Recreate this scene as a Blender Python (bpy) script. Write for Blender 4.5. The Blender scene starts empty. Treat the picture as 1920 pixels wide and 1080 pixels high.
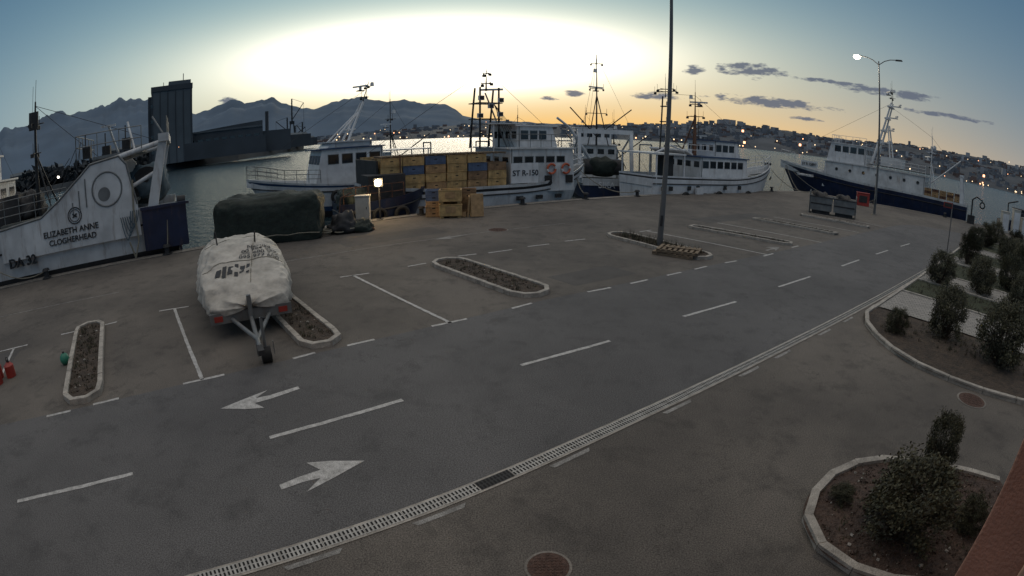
import bpy, math, random
from mathutils import Vector, Matrix, noise
from mathutils.bvhtree import BVHTree
random.seed(7)
S=4.0            # survey unit -> metres
WZ=-1.2          # water level
scene=bpy.context.scene
def U(x,y,z=0.0): return Vector((x*S,y*S,z))
def link(o): scene.collection.objects.link(o); return o

# ------------------------------------------------------------------ materials
def mat(name,c,rough=.6,metal=0.0,var=.25,scale=2.0,bump=0.0,bscale=30.0,emit=0.0,rust=0.0,c2=None,spec=.5,fine=0.0):
    m=bpy.data.materials.new(name);m.use_nodes=True;nt=m.node_tree;N=nt.nodes;L=nt.links
    p=N['Principled BSDF'];p.inputs['Roughness'].default_value=rough;p.inputs['Metallic'].default_value=metal
    p.inputs['Specular IOR Level'].default_value=spec
    if emit>0:
        p.inputs['Base Color'].default_value=(*c,1);p.inputs['Emission Color'].default_value=(*c,1);p.inputs['Emission Strength'].default_value=emit;return m
    tc=N.new('ShaderNodeTexCoord')
    n1=N.new('ShaderNodeTexNoise');n1.inputs['Scale'].default_value=scale;n1.inputs['Detail'].default_value=2.5;n1.inputs['Roughness'].default_value=.7
    L.new(tc.outputs['Object'],n1.inputs['Vector'])
    r=N.new('ShaderNodeValToRGB');L.new(n1.outputs['Fac'],r.inputs[0])
    r.color_ramp.elements[0].position=.3;r.color_ramp.elements[1].position=.7
    if c2 is None: c2=tuple(x*(1-var) for x in c); c1=tuple(min(1,x*(1+var*.5)) for x in c)
    else: c1=c
    r.color_ramp.elements[0].color=(*c2,1);r.color_ramp.elements[1].color=(*c1,1)
    col=r.outputs[0]
    if fine>0:
        nf=N.new('ShaderNodeTexNoise');nf.inputs['Scale'].default_value=90;nf.inputs['Detail'].default_value=0
        L.new(tc.outputs['Object'],nf.inputs['Vector'])
        mr=N.new('ShaderNodeMapRange');mr.inputs[1].default_value=.3;mr.inputs[2].default_value=.7;mr.inputs[3].default_value=1-fine;mr.inputs[4].default_value=1+fine
        L.new(nf.outputs['Fac'],mr.inputs[0])
        mx=N.new('ShaderNodeVectorMath');mx.operation='SCALE';L.new(col,mx.inputs[0]);L.new(mr.outputs[0],mx.inputs['Scale']);col=mx.outputs[0]
    if rust>0:
        mp=N.new('ShaderNodeMapping');mp.inputs['Scale'].default_value=(2.2,2.2,.35);L.new(tc.outputs['Object'],mp.inputs[0])
        n2=N.new('ShaderNodeTexNoise');n2.inputs['Scale'].default_value=1.6;n2.inputs['Detail'].default_value=4;n2.inputs['Roughness'].default_value=.7
        L.new(mp.outputs[0],n2.inputs['Vector'])
        r2=N.new('ShaderNodeValToRGB');r2.color_ramp.elements[0].position=.54;r2.color_ramp.elements[1].position=.76
        r2.color_ramp.elements[0].color=(0,0,0,1);r2.color_ramp.elements[1].color=(rust,rust,rust,1)
        L.new(n2.outputs['Fac'],r2.inputs[0])
        mx=N.new('ShaderNodeMix');mx.data_type='RGBA';L.new(r2.outputs[0],mx.inputs[0]);L.new(col,mx.inputs[6]);mx.inputs[7].default_value=(.15,.09,.055,1)
        col=mx.outputs[2]
    L.new(col,p.inputs['Base Color'])
    if bump>0:
        nb=N.new('ShaderNodeTexNoise');nb.inputs['Scale'].default_value=bscale;nb.inputs['Detail'].default_value=2
        L.new(tc.outputs['Object'],nb.inputs['Vector'])
        b=N.new('ShaderNodeBump');b.inputs['Strength'].default_value=bump;b.inputs['Distance'].default_value=.05
        L.new(nb.outputs['Fac'],b.inputs['Height']);L.new(b.outputs[0],p.inputs['Normal'])
    return m

def asphalt(name,c,c2,patch):
    m=bpy.data.materials.new(name);m.use_nodes=True;nt=m.node_tree;N=nt.nodes;L=nt.links
    p=N['Principled BSDF'];p.inputs['Roughness'].default_value=.85;p.inputs['Specular IOR Level'].default_value=.3
    tc=N.new('ShaderNodeTexCoord')
    def nz(sc,det=3,ro=.6):
        n=N.new('ShaderNodeTexNoise');n.noise_dimensions='2D';n.inputs['Scale'].default_value=sc;n.inputs['Detail'].default_value=det;n.inputs['Roughness'].default_value=ro
        L.new(tc.outputs['Object'],n.inputs['Vector']);return n
    r=N.new('ShaderNodeValToRGB');L.new(nz(.2,5,.68).outputs['Fac'],r.inputs[0]);r.color_ramp.elements[0].position=.34;r.color_ramp.elements[1].position=.66
    r.color_ramp.elements[0].color=(*c2,1);r.color_ramp.elements[1].color=(*c,1)
    nb=nz(1.3,3.5,.75)
    r2=N.new('ShaderNodeValToRGB');L.new(nb.outputs['Fac'],r2.inputs[0]);r2.color_ramp.elements[0].position=.52;r2.color_ramp.elements[1].position=.72
    r2.color_ramp.elements[0].color=(0,0,0,1);r2.color_ramp.elements[1].color=(.6,.6,.6,1)
    mx=N.new('ShaderNodeMix');mx.data_type='RGBA';L.new(r2.outputs[0],mx.inputs[0]);L.new(r.outputs[0],mx.inputs[6]);mx.inputs[7].default_value=(*patch,1)
    g=nz(55,1.5,.8)
    mr=N.new('ShaderNodeMapRange');mr.inputs[1].default_value=.25;mr.inputs[2].default_value=.75;mr.inputs[3].default_value=.45;mr.inputs[4].default_value=1.55
    L.new(g.outputs['Fac'],mr.inputs[0])
    sc=N.new('ShaderNodeVectorMath');sc.operation='SCALE';L.new(mx.outputs[2],sc.inputs[0]);L.new(mr.outputs[0],sc.inputs['Scale'])
    v=N.new('ShaderNodeTexVoronoi');v.feature='DISTANCE_TO_EDGE';v.voronoi_dimensions='2D';v.inputs['Scale'].default_value=.15
    va=N.new('ShaderNodeVectorMath');va.operation='MULTIPLY_ADD';L.new(nb.outputs['Color'],va.inputs[0]);va.inputs[1].default_value=(1.8,1.8,0);L.new(tc.outputs['Object'],va.inputs[2])
    L.new(va.outputs[0],v.inputs['Vector'])
    r3=N.new('ShaderNodeMapRange');r3.inputs[1].default_value=0;r3.inputs[2].default_value=.004;r3.inputs[3].default_value=.7;r3.inputs[4].default_value=1;L.new(v.outputs[0],r3.inputs[0])
    s2=N.new('ShaderNodeVectorMath');s2.operation='SCALE';L.new(sc.outputs[0],s2.inputs[0]);L.new(r3.outputs[0],s2.inputs['Scale'])
    L.new(s2.outputs[0],p.inputs['Base Color'])
    return m

M_ASP=asphalt('asphalt_quay',(.152,.136,.118),(.094,.085,.076),(.060,.055,.050))
M_ROAD=asphalt('asphalt_road',(.128,.125,.124),(.094,.092,.092),(.068,.067,.067))
M_PATCH=asphalt('asphalt_patch',(.108,.101,.095),(.08,.075,.07),(.055,.052,.049))
M_PAINT=mat('road_paint',(.56,.55,.53),.7,c2=(.28,.275,.26),scale=9,fine=.3)
M_PAINTF=mat('road_paint_faded',(.34,.33,.31),.8,c2=(.14,.135,.125),scale=5,fine=.3)
M_CONC=mat('kerb_concrete',(.40,.37,.325),.85,var=.4,scale=4,bump=.4,bscale=40,fine=.15)
M_COPE=mat('quay_coping',(.22,.20,.175),.85,var=.35,scale=1.5,bump=.4,bscale=30,fine=.15)
M_WALLC=mat('quay_wall',(.12,.115,.10),.9,var=.5,scale=1)
M_SOIL=mat('soil',(.085,.062,.045),.95,c2=(.035,.028,.022),scale=5,bump=1,bscale=16,fine=.4)
M_SOILR=mat('soil_reddish',(.100,.066,.050),.95,c2=(.05,.036,.03),scale=4,bump=1,bscale=14,fine=.4)
M_GRASS=mat('ground_cover',(.055,.065,.032),.95,c2=(.03,.032,.02),scale=5,bump=1,bscale=20,fine=.4)
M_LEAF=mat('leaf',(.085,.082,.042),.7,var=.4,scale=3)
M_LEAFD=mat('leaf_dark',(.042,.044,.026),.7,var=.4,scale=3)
M_TWIG=mat('twig',(.075,.055,.04),.9)
M_GRATE=mat('grate_galvanised',(.46,.45,.42),.55,metal=.2,var=.3,scale=6)
M_HOLE=mat('slot_dark',(.012,.012,.012),.9)
M_IRON=mat('cast_iron_rusty',(.10,.055,.04),.8,var=.5,scale=20,bump=.6,bscale=50)
M_WHITE=mat('white_paint',(.60,.61,.61),.45,var=.28,scale=.8,rust=.65)
M_WHITE2=mat('white_paint_clean',(.68,.69,.70),.4,var=.2,scale=1.2,rust=.4)
M_NAVY=mat('navy_hull',(.014,.024,.060),.35,var=.4,scale=.8,rust=.35)
M_BLUE=mat('blue_paint',(.025,.06,.14),.4,var=.3,scale=1,rust=.25)
M_BLACK=mat('black_paint',(.015,.016,.018),.5,var=.4)
M_ANTI=mat('antifouling',(.02,.02,.025),.7,var=.4)
M_DECK=mat('deck',(.12,.13,.12),.8,var=.4,rust=.6)
M_GLASS=mat('window_glass',(.015,.02,.025),.08,var=.1,spec=.8)
M_STEEL=mat('grey_steel',(.20,.21,.21),.5,metal=.4,var=.3,rust=.4)
M_POLE=mat('galvanised_pole',(.15,.15,.15),.5,metal=.3,var=.2)
M_DARK=mat('dark_gear',(.03,.03,.032),.7,var=.5)
M_RUST=mat('rusty_steel',(.13,.06,.035),.8,var=.5)
M_RED=mat('red_paint',(.32,.035,.025),.45,var=.3)
M_ORANGE=mat('orange_ring',(.50,.10,.04),.5,var=.2)
M_CRATE=mat('crate_yellow',(.50,.33,.14),.6,var=.4,scale=3)
M_CRATE2=mat('crate_tan',(.40,.25,.12),.65,var=.4,scale=3)
M_CRATE3=mat('crate_brown',(.28,.17,.09),.65,var=.4,scale=3)
M_CRATEB=mat('crate_blue',(.09,.13,.22),.6,var=.3,scale=3)
M_TARPG=mat('tarp_dark_green',(.022,.034,.026),.75,c2=(.012,.017,.014),scale=3,bump=.7,bscale=5)
M_TARPW=mat('tarp_white',(.56,.53,.47),.65,c2=(.34,.32,.28),scale=2.4,bump=1.0,bscale=4.5)
M_RUB=mat('rubber',(.018,.018,.018),.8)
M_ROPE=mat('rope',(.25,.23,.18),.9)
M_ROPEB=mat('rope_blue',(.08,.12,.15),.9)
M_WOOD=mat('weathered_wood',(.22,.165,.11),.85,var=.4,scale=6)
M_CAB=mat('cabinet_plastic',(.52,.49,.43),.6,var=.2,rust=.3)
M_SALM=mat('salmon_render',(.42,.22,.16),.9,var=.15,scale=3,bump=.3,bscale=60)
M_SALM2=mat('salmon_render_pale',(.46,.30,.24),.9,var=.12,scale=3,bump=.3,bscale=60)
M_GREENP=mat('green_plastic',(.03,.20,.13),.5)
M_LIGHT=mat('lamp_light',(1,.88,.68),emit=30)
M_SMALLL=mat('small_lamp_light',(1,.90,.75),emit=6)
M_LIGHTW=mat('deck_light',(1,.80,.45),emit=60)
M_CLIGHT=mat('city_light_warm',(1,.72,.42),emit=2.2)
M_CLIGHTR=mat('city_light_orange',(1,.45,.22),emit=4)
M_INK=mat('lettering_dark',(.02,.022,.025),.6)
M_INKW=mat('lettering_white',(.7,.7,.7),.6)
M_HILL=mat('hill_haze_blue',(.095,.140,.195),.95,var=.2,scale=.002)  # blue tint of distant air haze painted into the base colour
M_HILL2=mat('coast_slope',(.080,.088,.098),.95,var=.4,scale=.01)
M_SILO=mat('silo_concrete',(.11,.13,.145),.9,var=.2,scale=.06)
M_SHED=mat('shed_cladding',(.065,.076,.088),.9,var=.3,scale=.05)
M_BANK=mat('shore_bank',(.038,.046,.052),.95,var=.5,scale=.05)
M_C1=mat('city_pale',(.36,.37,.39),.9,var=.3,scale=.02)  # city colours lightened to put distant haze into them
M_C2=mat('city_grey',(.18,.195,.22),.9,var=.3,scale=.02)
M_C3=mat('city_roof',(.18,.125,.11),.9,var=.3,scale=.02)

# ------------------------------------------------------------------ mesh builder
class B:
    def __init__(s,name,loc=(0,0,0),rot=0.0):
        s.name=name;s.v=[];s.f=[];s.mi=[];s.sm=[];s.mats=[];s.loc=loc;s.rot=rot;s.T=Matrix.Identity(4)
    def m(s,mt):
        if mt not in s.mats:s.mats.append(mt)
        return s.mats.index(mt)
    def add(s,vs,fs,mt,smooth=False):
        o=len(s.v);s.v+= [s.T@Vector(v) for v in vs]
        k=s.m(mt)
        for f in fs: s.f.append([o+i for i in f]);s.mi.append(k);s.sm.append(smooth)
    def box(s,c,d,mt,rz=0,rx=0,ry=0,top=(1,1)):
        R=Matrix.Translation(c)@Matrix.Rotation(rz,4,'Z')@Matrix.Rotation(ry,4,'Y')@Matrix.Rotation(rx,4,'X')
        a,b,h=d[0]/2,d[1]/2,d[2]/2
        vs=[(-a,-b,-h),(a,-b,-h),(a,b,-h),(-a,b,-h),(-a*top[0],-b*top[1],h),(a*top[0],-b*top[1],h),(a*top[0],b*top[1],h),(-a*top[0],b*top[1],h)]
        s.add([R@Vector(v) for v in vs],[(3,2,1,0),(4,5,6,7),(0,1,5,4),(1,2,6,5),(2,3,7,6),(3,0,4,7)],mt)
    def cyl(s,a,b,r,mt,r2=None,n=8):
        a=Vector(a);b=Vector(b);r2=r if r2 is None else r2;d=(b-a)
        if d.length<1e-6:return
        q=d.to_track_quat('Z','Y');vs=[];
        for p,rr in((a,r),(b,r2)):
            for i in range(n):
                t=2*math.pi*i/n;vs.append(p+q@Vector((rr*math.cos(t),rr*math.sin(t),0)))
        s.add(vs,[(i,(i+1)%n,n+(i+1)%n,n+i) for i in range(n)],mt,True)
        s.add(vs[:n],[tuple(range(n-1,-1,-1))],mt);s.add(vs[n:],[tuple(range(n))],mt)
    def tube(s,pts,r,mt,n=5):
        for a,b in zip(pts[:-1],pts[1:]): s.cyl(a,b,r,mt,n=n)
    def ext(s,pts,y0,y1,mt):
        n=len(pts);vs=[(p[0],y0,p[1]) for p in pts]+[(p[0],y1,p[1]) for p in pts]
        s.add(vs,[tuple(range(n)),tuple(range(2*n-1,n-1,-1))]+[(i,n+i,n+(i+1)%n,(i+1)%n) for i in range(n)],mt)
    def rail(s,pts,h,mt,r=.022,n=2,step=1.0):
        pts=[Vector(p) for p in pts]
        for k in range(n): s.tube([p+Vector((0,0,h*(k+1)/n)) for p in pts],r,mt)
        for a,b in zip(pts[:-1],pts[1:]):
            q=max(1,int((b-a).length/step))
            for i in range(q+1):
                p=a.lerp(b,i/q);s.cyl(p,p+Vector((0,0,h)),r,mt,n=5)
    def blob(s,c,d,mt,p=.6,amp=.08,fr=1.2,nu=36,nv=20,seed=0,zmin=None):
        vs=[];sg=lambda a,e:math.copysign(abs(a)**e,a)
        for j in range(nv+1):
            ph=-math.pi/2+math.pi*j/nv
            for i in range(nu):
                th=2*math.pi*i/nu
                x=sg(math.cos(ph),p)*sg(math.cos(th),p);y=sg(math.cos(ph),p)*sg(math.sin(th),p);z=sg(math.sin(ph),p)
                q=Vector((x*d[0],y*d[1],z*d[2]));nn=noise.fractal(q*fr+Vector((seed,seed*2.3,0)),1,2,4) if amp else 0
                q=q*(1+amp*nn);q.z+=amp*nn*.6
                q+=Vector(c)
                if zmin is not None:q.z=max(q.z,zmin)
                vs.append(q)
        fs=[]
        for j in range(nv):
            for i in range(nu):
                fs.append((j*nu+i,j*nu+(i+1)%nu,(j+1)*nu+(i+1)%nu,(j+1)*nu+i))
        s.add(vs,fs,mt,True)
    def ring(s,c,R,r,mt,mt2=None,axis='Y',n=20,k=8):
        for i in range(n):
            vs=[]
            for a in (i,i+1):
                t=2*math.pi*a/n
                for j in range(k):
                    u=2*math.pi*j/k;rad=R+r*math.cos(u)
                    if axis=='Y':vs.append(Vector(c)+Vector((rad*math.cos(t),r*math.sin(u),rad*math.sin(t))))
                    elif axis=='Z':vs.append(Vector(c)+Vector((rad*math.cos(t),rad*math.sin(t),r*math.sin(u))))
                    else:vs.append(Vector(c)+Vector((r*math.sin(u),rad*math.cos(t),rad*math.sin(t))))
            s.add(vs,[(j,(j+1)%k,k+(j+1)%k,k+j) for j in range(k)],mt2 if (mt2 and (i//2)%5==0) else mt,True)
    def hull(s,L,beam,sheer,levels,rake=1.2,bul=.7,sternw=.85,nst=28,deck=None,full=.55):
        def wd(t):
            w=1.0
            if t<.2: w=sternw+(1-sternw)*math.sin(t/.2*math.pi/2)
            if t>full: w=max(0.0,1-((t-full)/(1-full))**2.3)
            return max(.02,w*beam/2)
        fs=[0]+[l[0] for l in levels];rows=[]
        def P(t,f,ins=0.0,zo=None):
            sh=sheer(t);z=-.4+(sh+.4)*f if zo is None else zo
            f2=(z+.4)/(sh+.4);w1=wd(t);w0=w1*(.82-.45*t**4)
            w=w0+(w1-w0)*max(0,f2)**.8-ins
            x=t*L-rake*(1-f2)*t**5
            return x,max(w,.01),z
        for i in range(nst+1):
            t=i/nst;t=1-(1-t)**1.25
            rows.append(t)
        for sd in(1,-1):
            for k in range(len(levels)):
                vs=[];sub=2
                for t in rows:
                    for q in range(sub+1):
                        f=fs[k]+(fs[k+1]-fs[k])*q/sub;x,w,z=P(t,f);vs.append((x,sd*w,z))
                fc=[]
                for i in range(nst):
                    for q in range(sub):
                        a=i*(sub+1)+q;b=a+sub+1;fc.append((a,b,b+1,a+1) if sd<0 else (a,a+1,b+1,b))
                s.add(vs,fc,levels[k][1],True)
            vs=[];
            for t in rows:
                x,w,z=P(t,1);x2,w2,z2=P(t,1,.09);xd,wdk,zd=P(t,1,.09,sheer(t)-bul)
                vs+=[(x,sd*w,z+.003),(x-(.05 if t>.98 else 0),sd*w2,z+.003),(x2-.05,sd*wdk,zd)]
            fc=[]
            for i in range(nst):
                for q in(0,1):
                    a=i*3+q;b=a+3;fc.append((a,b,b+1,a+1) if sd<0 else (a,a+1,b+1,b))
            s.add(vs,fc,levels[-1][1])
            pts=[]
            for t in rows:
                x,w,z=P(t,.80);pts.append(Vector((x,sd*(w+.02),z)))
            s.tube(pts,.045,M_DARK,n=5)
        vs=[]
        for t in rows:
            xd,w,z=P(t,1,.05,sheer(t)-bul);vs+=[(xd-.05,w,z),(xd-.05,-w,z)]
        s.add(vs,[(2*i,2*i+1,2*i+3,2*i+2) for i in range(nst)],deck or M_DECK)
        for k in range(len(levels)):
            x,w,z=P(0,fs[k]);x2,w2,z2=P(0,fs[k+1])
            s.add([(0,w,z),(0,-w,z),(0,-w2,z2),(0,w2,z2)],[(0,1,2,3)],levels[k][1])
        s.P=P
    def cabin(s,x0,x1,w,z0,z1,mt,rake=.4,ns=4,nf=4,wz=None,wh=.5,over=.12,roof=None,port=False,frontwin=True):
        s.ext([(x0,z0),(x1+rake*.3,z0),(x1-rake*.5,z1),(x0,z1)],-w/2,w/2,mt)
        s.box(((x0+x1)/2-.05,0,z1+.045),(x1-x0+2*over,w+2*over,.09),roof or mt)
        wz=wz if wz is not None else z1-.55
        for sd in(1,-1):
            s.cyl((x0+.1,sd*(w/2+.02),z0+.05),(x0+.1,sd*(w/2+.02),z1),.03,M_STEEL,n=5)
            for i in range(ns):
                a=x0+.25+(x1-x0-.8)*i/ns;ww=(x1-x0-.8)/ns*.72
                if port: s.cyl((a+ww/2,sd*(w/2-.01),wz),(a+ww/2,sd*(w/2+.015),wz),.16,M_GLASS,n=14);s.ring((a+ww/2,sd*(w/2+.012),wz),.17,.025,M_STEEL)
                else:
                    s.box((a+ww/2,sd*(w/2+.004),wz),(ww+.08,.02,wh+.08),M_STEEL);s.box((a+ww/2,sd*(w/2+.012),wz),(ww,.02,wh),M_GLASS)
        if frontwin:
            f=(wz-z0)/(z1-z0);xf=x1+rake*.3-(rake*.8)*f;an=math.atan2(rake*.8,z1-z0)
            for i in range(nf):
                y=-w/2+w*(i+.5)/nf;s.box((xf+.01,y,wz),(.03,w/nf*.8,wh),M_GLASS,ry=-an)
                s.box((x0-.006,y,wz),(.02,w/nf*.6,wh*.9),M_GLASS)
    def mast(s,b,h,mt,lean=0,r=.09,bars=((.5,1.2),(.72,.9)),radar=True,tripod=True,stays=()):
        b=Vector(b);t=b+Vector((lean,0,h));s.cyl(b,t,r,mt,r2=r*.35,n=8)
        for f,w in bars:
            p=b.lerp(t,f);s.cyl(p-Vector((0,w,0)),p+Vector((0,w,0)),.03,mt,n=5)
            for y in(-w,w): s.cyl(p+Vector((0,y,0)),p+Vector((0,y,.45)),.015,mt,n=4);s.box(p+Vector((.05,y,-.1)),(.18,.14,.16),M_DARK)
            s.cyl(p-Vector((w*.6,0,0)),p+Vector((w*.6,0,0)),.025,mt,n=5)
        if radar:
            p=b.lerp(t,.6)+Vector((.45,0,0));s.box(p,(.5,.5,.06),mt);s.cyl(p,p+Vector((0,0,.28)),.11,M_WHITE2,n=10);s.box(p+Vector((0,0,.34)),(.14,1.5,.12),M_WHITE2,rz=.5)
            p=b.lerp(t,.8);s.cyl(p+Vector((-.3,.2,0)),p+Vector((-.3,.2,.3)),.17,M_WHITE2,r2=.13,n=10);s.cyl(p,p+Vector((-.3,.2,0)),.02,mt)
        if tripod:
            p=b.lerp(t,.55)
            for y in(-.9,.9): s.cyl(b+Vector((-1.0,y,0)),p,.045,mt,n=6)
        s.cyl(t,t+Vector((0,0,1.0)),.012,mt,n=4);s.cyl(t+Vector((.12,.1,-.5)),t+Vector((.12,.1,.7)),.01,mt,n=4)
        for e in stays: s.cyl(t-Vector((0,0,.2)),e,.012,M_DARK,n=4)
    def done(s,bevel=0.0,name=None):
        me=bpy.data.meshes.new(s.name);me.from_pydata([tuple(v) for v in s.v],[],s.f)
        for m in s.mats:me.materials.append(m)
        me.polygons.foreach_set('material_index',s.mi);me.polygons.foreach_set('use_smooth',s.sm);me.update()
        o=bpy.data.objects.new(s.name,me);link(o);o.location=s.loc;o.rotation_euler=(0,0,s.rot)
        if bevel>0:
            b=o.modifiers.new('bevel','BEVEL');b.width=bevel;b.segments=2;b.limit_method='ANGLE'
        return o
def text(body,parent,loc,xdir,ydir,size,mt,align='CENTER',name='lettering',sx=1.0,ext=.006):
    cu=bpy.data.curves.new(name,'FONT');cu.body=body;cu.size=size;cu.extrude=ext;cu.align_x=align;cu.offset=size*.012;cu.materials.append(mt)
    o=bpy.data.objects.new(name,cu);link(o)
    x=Vector(xdir).normalized();y=Vector(ydir);y=(y-x*x.dot(y)).normalized();z=x.cross(y)
    Mx=Matrix((( x.x*sx,y.x,z.x,loc[0]),(x.y*sx,y.y,z.y,loc[1]),(x.z*sx,y.z,z.z,loc[2]),(0,0,0,1)))
    if parent: o.parent=parent
    o.matrix_local=Mx
    return o
def sag(a,b,s,n=10):
    a=Vector(a);b=Vector(b);return [a.lerp(b,i/n)-Vector((0,0,4*s*(i/n)*(1-i/n))) for i in range(n+1)]
def crm(pts,n=6):
    P=[Vector((p[0],p[1],0)) for p in pts];P=[2*P[0]-P[1]]+P+[2*P[-1]-P[-2]];o=[]
    for i in range(1,len(P)-2):
        for k in range(n):
            t=k/n;a,b,c,d=P[i-1:i+3]
            o.append(.5*((2*b)+(c-a)*t+(2*a-5*b+4*c-d)*t*t+(3*b-a-3*c+d)*t**3))
    o.append(P[-2]);return o
def resample(pts,step):
    o=[pts[0]];acc=0;prev=pts[0]
    for p in pts[1:]:
        d=(p-prev).length
        while acc+d>=step:
            t=(step-acc)/d;prev=prev.lerp(p,t);o.append(prev.copy());d=(p-prev).length;acc=0
        acc+=d;prev=p
    return o
def flat(name,pts,z,mt):
    b=B(name);b.add([(p[0],p[1],z) for p in pts],[tuple(range(len(pts)))],mt);return b.done()

# ------------------------------------------------------------------ sky
w=bpy.data.worlds.new('World');scene.world=w;w.use_nodes=True;nt=w.node_tree;N=nt.nodes;L=nt.links
bg=N['Background']
tc=N.new('ShaderNodeTexCoord');sp=N.new('ShaderNodeSeparateXYZ');L.new(tc.outputs['Generated'],sp.inputs[0])
def W(op,a,b=None,c=None,clamp=False):
    n=N.new('ShaderNodeMath');n.operation=op;n.use_clamp=clamp
    for i,x in enumerate((a,b,c)):
        if x is None:continue
        if isinstance(x,(int,float)):n.inputs[i].default_value=x
        else:L.new(x,n.inputs[i])
    return n.outputs[0]
def MX(f,a,b):
    n=N.new('ShaderNodeMix');n.data_type='RGBA';n.clamp_factor=True
    for i,x in((0,f),(6,a),(7,b)):
        if isinstance(x,tuple):n.inputs[i].default_value=(*x,1)
        elif isinstance(x,(int,float)):n.inputs[i].default_value=x
        else:L.new(x,n.inputs[i])
    return n.outputs[2]
az=W('ARCTAN2',sp.outputs[0],sp.outputs[1]);el=W('ARCSINE',sp.outputs[2]);elp=W('MAXIMUM',el,0.0)
def gauss(x,c,s):
    d=W('DIVIDE',W('SUBTRACT',x,c),s);return W('EXPONENT',W('MULTIPLY',W('MULTIPLY',d,d),-1.0))
AZ0=-.12
base=MX(W('MULTIPLY',elp,2.0,clamp=True),(.125,.215,.30),(.040,.110,.205))
c=MX(W('MULTIPLY',gauss(az,AZ0,.75),gauss(elp,.10,.28)),base,(.33,.58,.66))
c=MX(W('MULTIPLY',W('MULTIPLY',gauss(az,AZ0,.54),gauss(elp,.11,.13)),.95),c,(.86,.92,.66))
c=MX(W('MULTIPLY',W('MULTIPLY',gauss(az,AZ0,.36),gauss(elp,.150,.070)),1.55,clamp=True),c,(1.2,1.2,1.05))
warm=W('MULTIPLY',gauss(az,.12,.84),W('EXPONENT',W('MULTIPLY',elp,-11.0)))
c=MX(W('MULTIPLY',warm,1.2,clamp=True),c,(1.0,.58,.17))
c=MX(W('MULTIPLY',W('MULTIPLY',gauss(az,AZ0,.25),gauss(elp,.15,.052)),.9),c,(4.0,3.8,3.2))
# overhead sky brightened out of view, added fill light for the ground
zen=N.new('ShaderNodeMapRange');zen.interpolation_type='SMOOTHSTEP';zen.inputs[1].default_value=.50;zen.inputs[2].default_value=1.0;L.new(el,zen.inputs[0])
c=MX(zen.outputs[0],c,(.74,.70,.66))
nz=N.new('ShaderNodeTexNoise');nz.inputs['Scale'].default_value=30;nz.inputs['Detail'].default_value=3;nz.inputs['Roughness'].default_value=.65
mp=N.new('ShaderNodeMapping');mp.inputs['Scale'].default_value=(1,1,3.2);L.new(tc.outputs['Generated'],mp.inputs[0]);L.new(mp.outputs[0],nz.inputs['Vector'])
cl=None
for a,e,ra,re in [(25.6,.142,3.6,.015),(27.5,.086,6.5,.010),(34,.135,4.0,.004),(41,.129,6,.008),(47.5,.104,5,.005),(6.6,.080,1.2,.006),(4.1,.071,1.0,.005),
                  (15.3,.082,2.6,.008),(19.5,.135,1.3,.009),(31.5,.062,1.8,.004),(-30.4,.094,1.4,.006)]:
    dx=W('DIVIDE',W('SUBTRACT',az,math.radians(a)),math.radians(ra));dy=W('DIVIDE',W('SUBTRACT',el,e),re)
    f=W('SUBTRACT',1.0,W('ADD',W('MULTIPLY',dx,dx),W('MULTIPLY',dy,dy)));cl=f if cl is None else W('MAXIMUM',cl,f)
cl=W('ADD',W('MULTIPLY',W('MAXIMUM',cl,-1.5),.55),W('MULTIPLY',W('SUBTRACT',nz.outputs['Fac'],.5),2.6))
cl=W('MULTIPLY',cl,2.2,clamp=True)
c=MX(W('MULTIPLY',cl,.92),c,(.12,.14,.19))
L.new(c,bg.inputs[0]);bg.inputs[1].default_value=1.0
sl=bpy.data.lights.new('sun','SUN');sl.energy=.3;sl.angle=math.radians(25);sl.color=(1,.84,.62);so=link(bpy.data.objects.new('sun',sl))
so.rotation_euler=Vector((math.sin(AZ0)*-1,-math.cos(AZ0),-.20)).to_track_quat('-Z','Y').to_euler()

# ------------------------------------------------------------------ water
m=bpy.data.materials.new('sea_water');m.use_nodes=True;nt2=m.node_tree;p=nt2.nodes['Principled BSDF']
p.inputs['Base Color'].default_value=(.012,.028,.035,1);p.inputs['Roughness'].default_value=.2;p.inputs['IOR'].default_value=1.33
t2=nt2.nodes.new('ShaderNodeTexCoord');prev=None
for sc,st,ds in((.5,.9,.6),(2.4,.9,.2)):
    mp2=nt2.nodes.new('ShaderNodeMapping');mp2.inputs['Rotation'].default_value=(0,0,.5);mp2.inputs['Scale'].default_value=(1,1.8,1);nt2.links.new(t2.outputs['Object'],mp2.inputs[0])
    n=nt2.nodes.new('ShaderNodeTexNoise');n.noise_dimensions='2D';n.inputs['Scale'].default_value=sc;n.inputs['Detail'].default_value=3;nt2.links.new(mp2.outputs[0],n.inputs['Vector'])
    b=nt2.nodes.new('ShaderNodeBump');b.inputs['Strength'].default_value=st;b.inputs['Distance'].default_value=ds;nt2.links.new(n.outputs['Fac'],b.inputs['Height'])
    if prev: nt2.links.new(prev,b.inputs['Normal'])
    prev=b.outputs[0]
nt2.links.new(prev,p.inputs['Normal'])
flat('water',[(-9000,-9000),(9000,-9000),(9000,9000),(-9000,9000)],WZ,m)

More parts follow.
